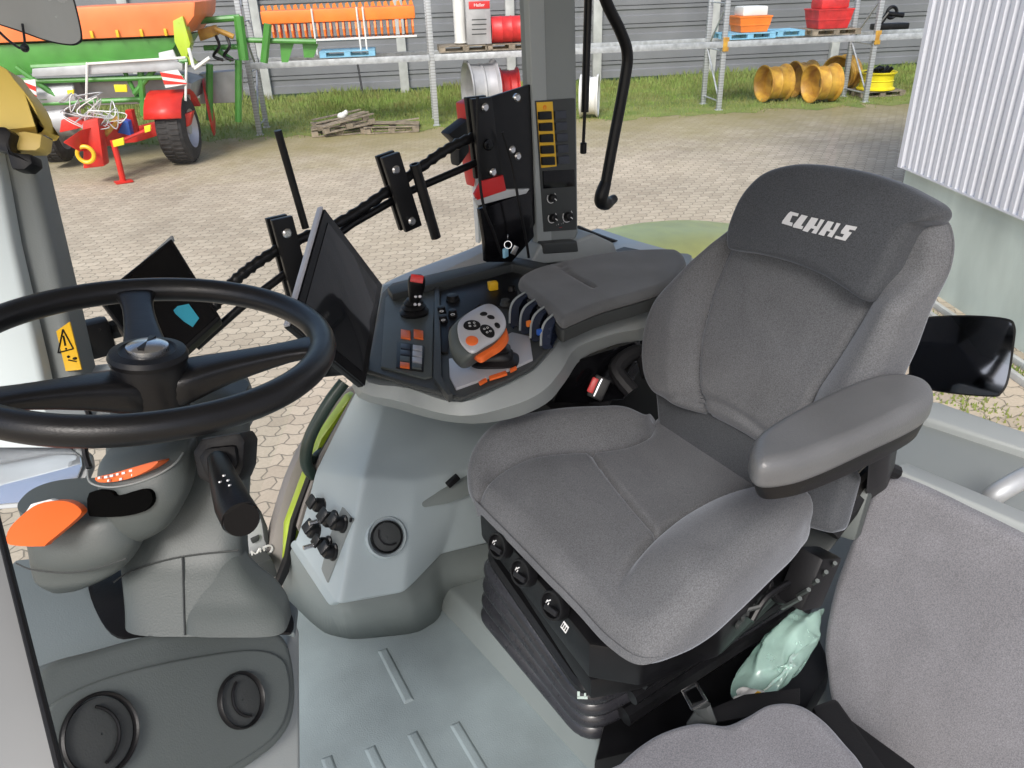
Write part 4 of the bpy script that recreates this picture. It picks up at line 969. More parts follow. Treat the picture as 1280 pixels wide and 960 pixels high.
# ---------------------------------------------------------------- steering wheel
WC = Vector((.125, .882, 1.029)); WNn = Vector((.114, -.041, 1)).normalized(); WR = .1905
sw = thing('steering_wheel', 'large black steering wheel with three spokes and a round hub', 'steering wheel', WC)
mb = MB(); mb.torus(WC, WNn, WR, .0152, 128, 20); mb.build('wheel_rim', M_WHEEL, sw)
def onW(px, py, h=0): return PL(px, py, WC+WNn*h, WNn)
hub = onW(187, 447, -.02)
hub = onW(186, 449)
hb = [(.062, -.075), (.058, -.05), (.05, -.02), (.048, .0), (.046, .006), (.001, .008)]
mb = MB(); mb.lathe(hub, WNn, [(.001, -.085), (.034, -.085), (.037, -.05), (.038, -.015), (.038, .0), (.036, .005)], 48, cap=False); mb.build('hub_body', M_WHEEL, sw)
mb = MB(); mb.lathe(hub, WNn, [(.0395, .0), (.0405, .005), (.038, .010), (.029, .012), (.027, .010), (.022, .010), (.021, .008)], 48); mb.build('hub_cap', M_BK, sw)
mb = MB(); mb.lathe(hub+WNn*.010, WNn, [(.022, 0), (.021, .006), (.015, .009), (.001, .0105)], 32); em = mb.build('hub_emblem', M_CHR, sw)
mb = MB(); e1 = (CR-WNn*CR.dot(WNn)).normalized(); e2 = WNn.cross(e1)
mb.slab([hub+WNn*.0205+e1*a+e2*b2 for a, b2 in ((-.003, -.017), (.004, -.017), (.001, -.002), (.003, .017), (-.004, .017), (-.001, .002))], -WNn*.002, .0004); mb.build('emblem_mark', M_BK, sw)
tg = [onW(168, 362), onW(398, 432), onW(-20, 498)]
for tpt in tg:
    d = (tpt-hub); d -= WNn*d.dot(WNn); d.normalize(); s = WNn.cross(d)
    rel = hub-WC; bq = rel.dot(d); tt = -bq+sqrt(max(0, bq*bq-(rel.length_squared-WR*WR)))
    L_ = tt-.004
    rg = []
    for f, w, th, dz in ((.0, .036, .034, -.036), (.18, .029, .029, -.028), (.4, .021, .021, -.018), (.7, .0175, .014, -.008), (.88, .018, .011, -.002), (1.0, .030, .010, 0)):
        c = hub+d*(L_*f+.01*(1-f))+WNn*dz
        rg.append([c+s*(w*abs(cos(a))**.6*(1 if cos(a) > 0 else -1))+WNn*(th*.7*abs(sin(a))**.6*(1 if sin(a) > 0 else -1)) for a in [2*pi*k/20+.01 for k in range(20)]])
    mb = MB(); mb.loft(rg); mb.build('spoke', M_WHEEL, sw, sub=1, sharp=80)
# ================================================================ DRIVER SEAT
SO = Vector((.60, .80, 0)); sx = Vector((.9945, -.1045, 0)); sy = Vector((.1045, .9945, 0))
seat = thing('driver_seat', 'dark grey velour driver seat with bolstered cushion, headrest logo and black rubber bellows', 'seat', (.95, .9, .055))
CZ = .54
def sl(px, py, z=CZ):
    q = Z(px, py, z)-SO; return Vector((q.dot(sx), q.dot(sy)))
outl = crom([sl(*p) for p in ((584, 590, .53), (592, 560, .55), (612, 533, .57), (648, 512, .59), (700, 503, .59), (760, 500, .59), (806, 503, .58), (830, 500, .56), (900, 530, .54), (960, 570, .54), (1014, 622, .56), (1005, 662, .54), (968, 715, .51), (925, 762, .50), (890, 793, .50), (850, 815, .50), (803, 825, .50), (760, 805, .49), (720, 768, .48), (680, 727, .48), (640, 685, .48), (604, 643, .49), (588, 615, .51))], 9)
cf = crom([sl(*p) for p in ((592, 612), (618, 590), (660, 575), (700, 568), (745, 562), (785, 553), (812, 538), (818, 515), (815, 500))], 6, False)
cn = crom([sl(*p) for p in ((762, 755), (775, 730), (795, 700), (823, 672), (855, 648), (900, 625), (950, 612), (1020, 606))], 6, False)
seam = crom([sl(*p) for p in ((738, 564), (762, 598), (795, 640), (823, 672))], 6, False)
farp = cf+[sl(900, 400), sl(700, 400), sl(520, 500), sl(520, 640)]
nearp = cn+[sl(1150, 650), sl(1100, 900), sl(800, 950), sl(700, 850)]
amin = min(q.x for q in outl)
def zc(p):
    h = 0
    for poly, line, H, W, f in ((farp, cf, .045, .07, 1), (nearp, cn, .048, .10, 1)):
        if inside(p, poly):
            d = pdist(p, line); h += H*sin(min(d/W, 1)*pi/2)
            if poly is nearp: h *= sstep((p.x-amin)/.18)
        d = pdist(p, line)
        fade = 1
        if poly is nearp: fade = sstep((p.x-cn[0].x-.02)/.10)
        h -= .014*fade*math.exp(-(d/.007)**2)
    if not inside(p, farp) and not inside(p, nearp):
        h -= .012*math.exp(-(pdist(p, seam)/.006)**2)
        h -= .014*sstep((p.x-.15)/.2)
    h -= .020*(1-sstep((p.x-amin)/.14))
    return h
cushion('seat_cushion', M_FAB, outl, zc, SO+EZ*(CZ+.01), sx, sy, EZ, R=.045, thick=.075, nr=90, parent=seat)
# backrest
BT_ = radians(15); up = sx*sin(BT_)+EZ*cos(BT_); bn = -sx*cos(BT_)+EZ*sin(BT_)
P0 = SO+sx*.435+EZ*.55
def bl(px, py, h=0):
    q = PL(px, py, P0+bn*h, bn)-P0; return Vector((q.dot(sy), q.dot(up)))
bo = crom([bl(p[0]-((20 if p[1] < 335 else 34)*min(1, (p[0]-1060)/70) if p[0] > 1060 else 0), p[1], .018) for p in ((833, 502), (815, 488), (805, 462), (805, 420), (818, 378), (848, 342), (882, 306), (906, 272), (930, 238), (985, 225), (1080, 235), (1165, 262), (1186, 285), (1184, 330), (1173, 385), (1155, 435), (1135, 480), (1110, 525), (1070, 570), (1010, 600), (960, 572), (900, 535))], 13)
cl = crom([bl(*p) for p in ((916, 300), (905, 325), (890, 365), (878, 420), (876, 470), (879, 498), (884, 520))], 6, False)
cr = crom([bl(*p) for p in ((1092, 372), (1070, 410), (1045, 450), (1022, 485), (1008, 520), (990, 560), (985, 590))], 6, False)
lum = crom([bl(*p) for p in ((826, 496), (876, 498), (910, 508), (945, 530), (975, 555), (1000, 585))], 6, False)
lp = [bl(906, 200)]+cl+[bl(860, 640), bl(700, 560), bl(720, 300)]
rp = [bl(1105, 200)]+cr+[bl(1000, 700), bl(1300, 700), bl(1300, 200)]
def zb(p):
    h = 0
    il, ir = inside(p, lp), inside(p, rp)
    ft = 1-sstep((p.y-bft)/.07)
    if il: h += .040*sin(min(pdist(p, cl)/.06, 1)*pi/2)*ft
    if ir: h += .050*sin(min(pdist(p, cr)/.07, 1)*pi/2)*ft
    for l in (cl, cr): h -= .008*math.exp(-(pdist(p, l)/.007)**2)
    h -= .008*math.exp(-(pdist(p, lum)/.009)**2)
    if not il and not ir:
        h += .012*math.exp(-((p.y-.12)/.12)**2)
    return h
bc = bl(985, 420); bft = bl(1092, 372).y-.01
mb = MB(); mb.slab([PL(x, y, P0-bn*.012, bn) for x, y in ((815, 470), (1000, 500), (1060, 600), (1040, 670), (930, 640), (822, 560))], -bn*.05, .02, 4); mb.build('lumbar_panel', M_FABD, seat)
cushion('backrest', M_FAB, bo, zb, P0, sy, up, bn, R=.035, thick=.05, nr=90, parent=seat, centre=bc)
# headrest
ho = crom([bl(px-(20*min(1, (px-1100)/70) if px > 1100 else 0), py, .022) for px, py in ((913, 308), (914, 286), (924, 258), (938, 232), (955, 214), (985, 204), (1020, 204), (1070, 212), (1120, 226), (1160, 240), (1186, 254), (1191, 266), (1183, 276), (1165, 282), (1148, 300), (1128, 330), (1108, 358), (1095, 374), (1083, 376), (1062, 363), (1030, 344), (990, 328), (950, 318), (922, 314))], 8)
hyt = max(q.y for q in ho)
def zh(p):
    h = .020
    h -= .024*sstep((p.y-(hyt-.10))/.12)
    return h
hc = bl(1035, 285, .035)
head = cushion('headrest', M_FABD, ho, zh, P0+bn*.022, sy, up, bn, R=.020, thick=.055, nr=50, parent=seat, centre=hc, sharp=75)
# logo lettering sewn on the headrest, traced then laid onto the surface
hm = head.data; ov = head.parent.location
bv = BVHTree.FromPolygons([v.co+ov for v in hm.vertices], [tuple(p.vertices) for p in hm.polygons])
def lz(x, y): return (965+x/10.24, 250+y/10.24)
letters = [
 [(245,148),(350,175),(335,212),(268,198),(232,282),(272,292),(262,338),(130,300),(140,268),(215,170)],
 [(385,188),(465,208),(378,328),(408,338),(390,376),(272,350),(280,318)],
 [(512,222),(600,240),(545,330),(578,338),(630,246),(680,258),(570,436),(510,420),(548,372),(505,362),(462,412),(395,392)],
 [(722,268),(800,285),(745,378),(785,388),(835,292),(885,304),(772,482),(712,462),(752,408),(708,396),(672,462),(598,440)],
 [(955,318),(1098,345),(1070,392),(1000,378),(985,405),(1030,418),(945,524),(805,490),(822,456),(905,478),(930,440),(885,428),(895,392)],
]
mb = MB()
for pol in letters:
    bmx = bmesh.new(); vs = [bmx.verts.new((x, y, 0)) for x, y in pol]; f = bmx.faces.new(vs)
    bmx.normal_update(); bmesh.ops.triangulate(bmx, faces=[f]); bmesh.ops.subdivide_edges(bmx, edges=bmx.edges[:], cuts=3, use_grid_fill=True)
    bmx.verts.index_update(); nv = []
    for v in bmx.verts:
        px, py = lz(v.co.x, v.co.y); d = ray(px, py).normalized()
        hit, n_, i_, dist = bv.ray_cast(CAM, d)
        if hit is None: hit = PL(px, py, P0+bn*.05, bn); n_ = bn
        nv.append(mb.bm.verts.new(hit+bn*.0012))
    for f in bmx.faces: mb._f([nv[v.index] for v in f.verts])
    bmx.free()
lg = mb.build('logo_lettering', mat('logo_grey_thread', (.66, .66, .67), .8, bump=.4, bs=600), seat)
lg.parent = head; lg.location = (0, 0, 0)
# piping round headrest lower edge
mb = MB(); mb.slab([PL(x, y, P0-bn*.1, bn) for x, y in ((1060, 300), (1120, 268), (1130, 300), (1125, 345), (1100, 420), (1070, 470), (1030, 500))], bn*-.02, .006); mb.build('back_shell', M_BK, seat)
# bellows
def rrect(c4, r, n=6):
    out = []
    for i in range(4):
        a, b2, c = c4[i-1], c4[i], c4[(i+1) % 4]
        u = (a-b2).normalized()*r; v = (c-b2).normalized()*r
        for k in range(n+1):
            t = k/n; out.append((b2+u)*(1-t)**2+b2*2*t*(1-t)+(b2+v)*t*t)
    return out
bot = [Vector((.690, .765, 0)), Vector((1.26, .70, 0)), Vector((1.26, 1.16, 0)), Vector((.712, 1.175, 0))]
top = [Vector((.612, .690, 0)), Vector((1.24, .64, 0)), Vector((1.24, 1.10, 0)), Vector((.690, 1.105, 0))]
mb = MB(); rings = []; NF = 4
for i in range(NF*8+1):
    t = i/(NF*8); ph = t*NF
    o = -.012+.034*abs(sin(pi*ph))**.7
    c4 = [a.lerp(b2, t*.9+.1*t*t) for a, b2 in zip(bot, top)]
    cc = sum(c4, Vector())/4
    c4 = [p+(p-cc).normalized()*o for p in c4]
    rings.append([q+EZ*(.057+.245*t) for q in rrect(c4, .06+.01*t)])
mb.loft(rings); mb.build('bellows', M_BEL, seat, sharp=180)
mb = MB(); c4 = [p+EZ*.30 for p in top]; cc = sum(c4, Vector())/4
mb.loft([[q+(q-cc).normalized()*o+EZ*dz for q in rrect(c4, .05)] for o, dz in ((-.01, -.004), (.006, .0), (.008, .012), (.0, .02), (-.03, .02))]); mb.build('bellows_frame', M_BK, seat)
# seat pan and control strip
pan_ = [Z(*p) for p in ((598, 655, .40), (612, 668, .36), (736, 872, .36), (765, 868, .36), (900, 800, .38), (1010, 690, .40), (1020, 600, .42), (760, 560, .42), (640, 560, .42))]
mb = MB(); mb.slab([Vector((p.x, p.y, .335)) for p in (Z(612, 668, .36), Z(738, 862, .36), Z(800, 850, .36), Z(905, 800, .37), Z(1015, 690, .39), Z(1000, 560, .4), Z(640, 580, .42))], (0, 0, .045), .008); mb.build('seat_pan', M_BK, seat)
mb = MB(); mb.slab([Vector((p.x, p.y, .38)) for p in (Z(600, 652, .42), Z(736, 826, .42), Z(800, 836, .42), Z(900, 800, .42), Z(1000, 700, .42), Z(980, 590, .42), Z(680, 590, .42))], (0, 0, .075), .008); mb.build('cushion_carrier', M_BKM, seat)
ctl = None
for px, py in ((622, 682), (651, 716), (690, 757)):
    c = Z(px, py, .47); d1 = (Z(736, 826, .42)-Z(600, 652, .42)).normalized(); nn = (Vector((-.9, -.15, .55))).normalized()
    fr = cols(d1, nn.cross(d1), nn)
    mb = MB(); rg = []
    for r1, r2, h in ((.030, .021, -.02), (.031, .0225, .0), (.029, .021, .004), (.026, .017, .004), (.024, .015, -.004), (.002, .001, -.005)):
        rg.append([c+fr@Vector((r1*cos(a)*1.0, r2*sin(a), h)) for a in [2*pi*k/32 for k in range(32)]])
    mb.loft(rg); lv = mb.build('adjuster_cup', M_BK, seat)
    mb = MB(); mb.box(c+fr@Vector((.006, -.004, .004)), (.034, .010, .010), rot=fr@Matrix.Rotation(.25, 3, 'Z'), bevel=.003); l2 = mb.build('adjuster_lever', M_RUB, seat)
    mb = MB(); mb.box(c+fr@Vector((-.008, .004, .006)), (.011, .002, .001), rot=fr@Matrix.Rotation(.9, 3, 'Z')); mb.box(c+fr@Vector((-.005, -.002, .006)), (.002, .009, .001), rot=fr); mb.box(c+fr@Vector((-.011, .001, .006)), (.002, .006, .001), rot=fr); l3 = mb.build('seat_symbol', M_WHT, seat)
    for o in (l2, l3): o.parent = lv; o.location = (0, 0, 0)
fr = cols(d1, nn.cross(d1), nn)
mb = MB(); mb.box(Z(706, 784, .47), (.016, .012, .001), rot=fr); lab = mb.build('rating_label', M_WHT, seat)
for k in range(3):
    mb = MB(); mb.box(Z(706, 784, .47)+nn*.0012+fr@Vector((-.005+.005*k, 0, 0)), (.0025, .007, .0006), rot=fr); q_ = mb.build('label_print', M_DG, seat); q_.parent = lab; q_.location = (0, 0, 0)
mb = MB(); mb.box(Z(672, 742, .372), (.40, .012, .03), rot=cols(d1, EZ.cross(d1), EZ), bevel=.004); mb.build('front_rail', M_BK, seat)
mb = MB(); fr2 = frame(Vector((-.5, -.6, .6))); c = Z(728, 872, .38)
mb.box(c, (.016, .004, .002), rot=fr2); mb.box(c+fr2@Vector((.006, -.005, 0)), (.004, .008, .002), rot=fr2); mb.box(c+fr2@Vector((-.004, -.004, 0)), (.003, .006, .002), rot=fr2); mb.build('weight_symbol', mat('pale_print', (.28, .36, .33), .4), seat)
# mechanisms under and beside the cushion (near side)
mb = MB()
for i, (a, b2, r) in enumerate((((800, 850), (1010, 700), .018), ((790, 872), (1000, 735), .014), ((860, 815), (960, 750), .012), ((780, 895), (990, 760), .02))):
    mb.tube([Z(*a, .33-.05*i), Z(*b2, .36-.05*i)], r, 8)
mb.build('side_rail', M_BKM, seat)
mb = MB(); mb.slab([Z(1000, 640, .44), Z(1050, 600, .5), Z(1095, 585, .52), Z(1080, 640, .48), Z(1030, 700, .42), Z(990, 720, .40)], Vector((0, .05, 0)), .008); mb.build('armrest_bracket', M_DG, seat)
mb = MB(); mb.tube(crom([Z(1060, 655, .5), Z(1068, 615, .56), Z(1095, 585, .6), Z(1120, 590, .58)], 5, False), .013, 10); mb.tube([Z(1035, 665, .5), Z(1070, 620, .55)], .02, 10); mb.build('cable_loom', M_BK, seat)
mb = MB(); mb.box(Z(1060, 635, .52), (.05, .06, .10), rot=rotz(.3)@Matrix.Rotation(.4, 3, 'Y'), bevel=.01); mb.build('hinge_housing', M_GG, seat)
mb = MB(); mb.box(Z(1012, 722, .43), (.09, .05, .10), rot=rotz(.1)@Matrix.Rotation(.5, 3, 'Y'), bevel=.008)
mb.build('slotted_cover', M_BK, seat)
mb = MB()
for k in range(5): mb.tube([Z(978+k*12, 760-k*11, .40), Z(1000+k*11, 748-k*11, .47)], .004, 6)
mb.build('cover_ribs', M_GG, seat)
mb = MB(); mb.torus(Z(975, 725, .42), Vector((.2, -.8, .5)), .035, .008, 24, 8); mb.tube(crom([Z(940, 775, .40), Z(960, 745, .43), Z(1000, 720, .44), Z(1015, 700, .46)], 5, False), .006, 8); mb.tube([Z(962, 704, .46), Z(1000, 690, .47)], .005, 8); mb.build('recline_lever', M_BK, seat)
mb = MB()
rr = random.Random(8)
for k in range(10):
    c = Z(905+k*6, 790-k*5+rr.uniform(-6, 6), .42); mb.box(c, (.012, .006, .010), rot=rotz(rr.random()), bevel=.001)
mb.tube([Z(895, 798, .42), Z(925, 765, .42), Z(950, 758, .43)], .004, 6); mb.build('spring_clips', M_DG, seat)
mb = MB(); mb.slab([Z(x, y, .12) for x, y in ((742, 952), (790, 940), (850, 930), (1000, 900), (1040, 830), (1000, 745), (900, 800), (760, 880))], (0, 0, -.11), .01); mb.build('base_frame', M_BKM, seat)
# left armrest
arm = thing('folding_armrest', 'dark grey padded left armrest with rounded front end on the driver seat', 'armrest', Z(1080, 600, .5))
AZ = .83
ao = crom([Vector(Z(x, y, AZ)[:2]) for x, y in ((938, 566), (944, 545), (970, 525), (1010, 503), (1060, 480), (1100, 468), (1135, 468), (1160, 476), (1169, 490), (1160, 505), (1125, 525), (1070, 550), (1020, 570), (985, 580), (950, 582))], 7)
def za(p): return 0.006
cushion('pad', M_PAD if 0 else mat('armrest_vinyl', (.118, .121, .126), .34, var=.05, vs=10, bump=.25, bs=300), ao, za, EZ*AZ, Vector((1, 0, 0)), Vector((0, 1, 0)), EZ, R=.018, thick=.036, nr=40, parent=arm, Rb=.01, exact=True)
mb = MB(); r1 = [Vector((p.x, p.y, 0)) for p in ao]; cc = sum(r1, Vector())/len(r1)
mb.loft([[cc+(p-cc)*k+EZ*z_ for p in r1] for k, z_ in ((.94, AZ-.028), (.95, AZ-.04), (.91, AZ-.058), (.85, AZ-.062))]); mb.build('armrest_base', M_BK, arm)
mb = MB(); mb.box(Z(1026, 588, .775), (.030, .004, .028), rot=rotz(-.25)); mb.build('dial_window', M_BKG, arm)
mb = MB(); mb.box(Z(1025, 590, .779), (.003, .003, .011)); mb.box(Z(1029, 584, .779), (.0025, .003, .007)); mb.box(Z(1022, 592, .779), (.005, .003, .0025)); mb.build('armrest_symbol', M_WHT, arm)
mb = MB(); mb.box(Z(1065, 575, .765), (.08, .006, .016), rot=rotz(-.12), bevel=.003); mb.build('trim_strip', M_GG, arm)
mb = MB(); mb.hexa([Z(1085, 575, .74), Z(1115, 565, .74), Z(1125, 545, .74), Z(1095, 550, .74), Z(1080, 640, .45), Z(1105, 630, .45), Z(1115, 610, .45), Z(1090, 615, .45)], .006); mb.build('support_arm', M_BK, arm)
# ================================================================ PASSENGER SEAT
ps = thing('passenger_seat', 'light grey velour fold-up passenger seat in the lower right corner', 'seat', Z(1000, 950, .2))
t18 = radians(18); pn_ = Vector((-cos(t18), 0, sin(t18))); pu = Vector((sin(t18), 0, cos(t18))); py_ = Vector((0, 1, 0)); PP = Vector((1.2, .45, .55))
def pb(px, py):
    q = PL(px, py, PP, pn_)-PP; return Vector((q.dot(py_), q.dot(pu)))
po = crom([pb(*p) for p in ((1098, 602), (1112, 596), (1135, 600), (1200, 630), (1330, 700), (1420, 800), (1400, 1000), (1200, 1010), (1110, 965), (1060, 915), (1040, 880), (1033, 840), (1030, 800), (1042, 735), (1062, 680), (1080, 635))], 9)
cushion('backrest', M_FABL, po, lambda p: .010, PP, py_, pu, pn_, R=.022, thick=.05, nr=40, parent=ps)
mb = MB(); e = [pb(*p) for p in ((1104, 594), (1300, 680))]
A_, B_ = [PP+py_*q.x+pu*q.y for q in e]
mb.hexa([A_-pn_*.012, B_-pn_*.012, B_-pn_*.075, A_-pn_*.075, A_-pn_*.012+pu*.016, B_-pn_*.012+pu*.016, B_-pn_*.075+pu*.02, A_-pn_*.075+pu*.02], .006, 3); mb.build('top_rail', M_LG, ps)
mb = MB(); mb.slab([PP+py_*q.x+pu*q.y-pn_*.04 for q in [pb(*p) for p in ((1094, 606), (1110, 592), (1330, 690), (1400, 1000), (1110, 975), (1040, 920), (1028, 800))]], -pn_*.03, .01); mb.build('back_shell', M_DG, ps)
pcs = crom([Vector(Z(x, y, .40)[:2]) for x, y in ((735, 1000), (772, 955), (800, 930), (828, 914), (865, 903), (905, 904), (935, 893), (965, 879), (1000, 880), (1030, 898), (1058, 928), (1085, 965), (1100, 1040), (900, 1150))], 8)
cushion('seat_cushion', M_FABL, pcs, lambda p: .01, EZ*.40, Vector((1, 0, 0)), Vector((0, 1, 0)), EZ, R=.025, thick=.07, nr=40, parent=ps)
mb = MB(); mb.slab([Z(*p) for p in ((1015, 880, .40), (1045, 870, .38), (1110, 960, .38), (1120, 1000, .38), (1060, 1000, .38))], (0, 0, -.1), .01); mb.build('hinge_side', M_BK, ps)
mb = MB(); mb.slab([Z(*p, .30) for p in ((860, 960), (1040, 880), (1150, 960), (1100, 1060), (900, 1060))], (0, 0, -.24), .01); mb.build('seat_box', M_BK, ps)
# plastic bag behind passenger seat
bag = thing('plastic_bag', 'crumpled translucent teal and white plastic bag between the two seats', 'bag', Z(985, 850, .1))
rb = random.Random(2)
def blob(c, e1, e2, e3, n=26, m_=14, amp=.14, seed=1):
    r2 = random.Random(seed); ph = [(r2.uniform(2, 7), r2.uniform(2, 7), r2.uniform(0, 6)) for _ in range(5)]
    rows = []
    for i in range(m_+1):
        th = pi*i/m_; row = []
        for j in range(n):
            f = 2*pi*j/n; k = 1+sum(amp/2*sin(a*th+b_*round(1)*f+c_) if False else amp/2*sin(a*th+round(b_)*f+c_) for a, b_, c_ in ph)
            row.append(c+(e1*sin(th)*cos(f)+e2*sin(th)*sin(f)+e3*cos(th))*k)
        rows.append(row)
    mb = MB(); mb.loft(rows, cap=False); return mb
def crumple(o, st, sz):
    md = o.modifiers.new('u', 'SUBSURF'); md.levels = 2; md.render_levels = 2
    tx = bpy.data.textures.new('crumple', 'VORONOI'); tx.noise_scale = sz; tx.distance_metric = 'DISTANCE'; tx.weight_1 = -1; tx.weight_2 = 1
    md = o.modifiers.new('d', 'DISPLACE'); md.texture = tx; md.strength = st; md.mid_level = .5; md.texture_coords = 'LOCAL'
e1 = (Z(1025, 765, .3)-Z(925, 875, .25)); e1n = e1.normalized(); e2 = FW.cross(e1n)
crumple(blob(Z(975, 820, .25), e1*.56, e2*.055, FW*.05, amp=.12, seed=3).build('bag_film', M_TEAL, bag, sharp=180), .016, .05)
crumple(blob(Z(940, 872, .28), CR*.035, CU*.02, FW*.02, amp=.1, seed=9).build('white_wrap', M_RWHT, bag, sharp=180), .012, .03)
mb = MB(); mb.tube([Z(915, 895, .34), Z(950, 868, .34)], .006, 6); mb.build('yellow_tag', M_YEL, bag)
# seat belt buckle (near passenger) and red buckle (beside console)
bk = thing('belt_tongue', 'silver seat belt tongue on black webbing between the seats', 'seat belt', Z(865, 880, .35))
fr3 = frame((CAM-Z(868, 872, .38)).normalized()); c = Z(868, 870, .40)
mb = MB(); u1 = (Z(875, 885, .40)-Z(860, 858, .40)).normalized(); u2 = u1.cross(fr3@Vector((0, 0, 1))).normalized()
for s in (-1, 1): mb.box(c+u2*.012*s, (.036, .005, .004), rot=cols(u1, u2, u1.cross(u2)), bevel=.001)
for s in (-1, 1): mb.box(c+u1*.016*s, (.006, .028, .004), rot=cols(u1, u2, u1.cross(u2)), bevel=.001)
mb.build('tongue_frame', M_CHR, bk)
mb = MB(); mb.tube([c+u1*.018, Z(882, 895, .385), Z(870, 915, .36)], .02, 10, flat=.5); mb.build('tongue_grip', M_DG, bk)
mb = MB(); mb.slab([Z(878, 890, .375), Z(930, 868, .36), Z(1000, 860, .34), Z(1000, 880, .34), Z(940, 895, .36), Z(880, 905, .37)], (0, 0, -.004), .001); mb.build('webbing', M_BK, bk)
rb_ = thing('belt_buckle', 'black seat belt buckle with red release button beside the driver seat', 'seat belt', Z(742, 500, .5))
c = Z(742, 482, .60)
u1 = (Z(736, 494, .58)-Z(748, 468, .62)).normalized(); nb = (CAM-c).normalized(); u2 = nb.cross(u1).normalized(); u3 = u1.cross(u2)
mb = MB(); mb.box(c+u2*.012, (.05, .035, .02), rot=cols(u1, u2, u3), bevel=.004); mb.build('buckle_body', M_BK, rb_)
mb = MB(); mb.box(c-u2*.002+nb*.010, (.034, .014, .008), rot=cols(u1, u2, u3), bevel=.003); mb.build('release_button', M_RED, rb_)
mb = MB(); mb.box(c+u2*.010+nb*.011, (.042, .004, .004), rot=cols(u1, u2, u3), bevel=.001); mb.build('tongue', M_CHR, rb_)
mb = MB(); mb.slab([Z(735, 500, .55), Z(760, 505, .55), Z(800, 440, .62), Z(790, 425, .62)], (0, 0, -.01), .002); mb.tube(crom([Z(790, 490, .58), Z(770, 460, .62), Z(800, 440, .64), Z(812, 470, .6)], 5, False), .018, 10); mb.build('stalk_webbing', M_RUB, rb_)
# dark seat side frame beneath the armrest console
mb = MB(); mb.hexa([Vector(p) for p in ((.90, 1.17, .06), (1.35, 1.14, .06), (1.35, 1.32, .06), (.90, 1.32, .06), (.90, 1.14, .56), (1.30, 1.12, .60), (1.30, 1.30, .62), (.90, 1.30, .58))], .02); mb.build('console_carrier', M_BK, seat)
mb = MB(); mb.slab([Z(716, 452, .66), Z(800, 425, .66), Z(806, 450, .6), Z(780, 500, .56), Z(690, 505, .56)], (.0, .05, -.02), .004); mb.build('side_cover', M_BKG, seat)
# ================================================================ ARMREST CONSOLE
ac = thing('armrest_console', 'multifunction armrest console with joystick, silver control lever and padded rest', 'armrest', Z(640, 470, .5))
ZT = .735
topo = [(452, 468), (476, 368), (490, 354), (560, 338), (640, 322), (690, 325), (845, 316), (860, 330), (822, 374), (764, 392), (708, 410), (694, 434), (668, 462), (638, 478), (576, 503), (510, 485)]
boto = [(440, 484), (478, 380), (490, 366), (560, 350), (640, 332), (690, 335), (845, 330), (860, 350), (818, 418), (772, 430), (728, 448), (706, 478), (682, 505), (636, 524), (574, 529), (500, 512)]
def lofts(name, lists, material, parent, bevel=.006):
    sm = lambda l: [(v.x, v.y) for v in crom([Vector(q) for q in l], 4)] if name == 'console_body' else l
    mb = MB(); mb.loft([[Z(x, y, z) for x, y in sm(l)] for l, z in lists]); return mb.build(name, material, parent, bevel=bevel, sharp=40)
def lerp_l(a, b2, t): return [(p[0]*(1-t)+q[0]*t, p[1]*(1-t)+q[1]*t) for p, q in zip(a, b2)]
lofts('console_body', [(boto, .655), (lerp_l(boto, topo, .35), .70), (topo, ZT-.012)], M_LG, ac, .008)
dk = [(455, 466), (478, 366), (491, 354), (556, 339), (640, 321), (676, 328), (705, 350), (720, 392), (706, 408), (692, 433), (667, 461), (638, 477), (576, 502), (512, 484)]
dki = [(p[0]*.95+590*.05, p[1]*.95+415*.05) for p in dk]
lofts('control_deck', [(dk, ZT-.02), (dk, ZT), (dki, ZT+.006)], M_DG, ac, .003)
def zs(name, pts, z, dz, material, par=None, bevel=.0015, seg=2):
    mb = MB(); mb.slab([Z(x, y, z) for x, y in pts], (0, 0, dz), bevel, seg); o = mb.build(name, material, ac)
    if par: o.parent = par; o.location = (0, 0, 0)
    return o
z1 = ZT+.010
zs('left_console_plate', [(476, 458), (482, 372), (494, 362), (546, 352), (542, 400), (540, 470), (530, 472)], z1, -.01, M_GG)
zs('silver_tray', [(561, 448), (578, 446), (640, 415), (662, 420), (666, 448), (640, 460), (570, 485), (562, 470)], z1+.001, -.01, M_SIL)
zs('black_deck', [(548, 400), (552, 364), (640, 340), (664, 350), (672, 372), (640, 385), (600, 380), (562, 410), (560, 440), (550, 440)], z1, -.01, M_BK)
zs('rear_rim', [(484, 358), (560, 338), (640, 320), (690, 330), (676, 338), (640, 330), (560, 350), (490, 368)], z1+.016, -.025, M_DG, bevel=.004)
zs('deck_divider', [(543, 352), (549, 350), (552, 470), (566, 492), (560, 494), (542, 472)], z1+.006, -.015, M_DG, bevel=.002)
# joystick
def lath3(mb, pts, n=24):
    pass
jb = Z(518, 392, z1)
mb = MB(); mb.lathe(jb, EZ, [(.030, 0), (.032, .006), (.024, .012), (.027, .016), (.020, .022), (.022, .026), (.014, .034), (.001, .036)], 28); mb.build('joystick_boot', M_BK, ac)
jt = Z(521, 352, z1+.085)
mb = MB(); mb.loft([[p+e for e in [CR*(w*abs(cos(a))**.7*(1 if cos(a) > 0 else -1))+HF*(d_*abs(sin(a))**.7*(1 if sin(a) > 0 else -1)) for a in [2*pi*k/24+.01 for k in range(24)]]] for p, w, d_ in ((jb+EZ*.025, .010, .010), (jb.lerp(jt, .45), .013, .012), (jb.lerp(jt, .75), .017, .016), (jt, .019, .016), (jt+EZ*.012, .016, .013), (jt+EZ*.014, .008, .006))])
jg = mb.build('joystick_grip', M_BK, ac, sub=1)
jn = (CAM-jt).normalized()
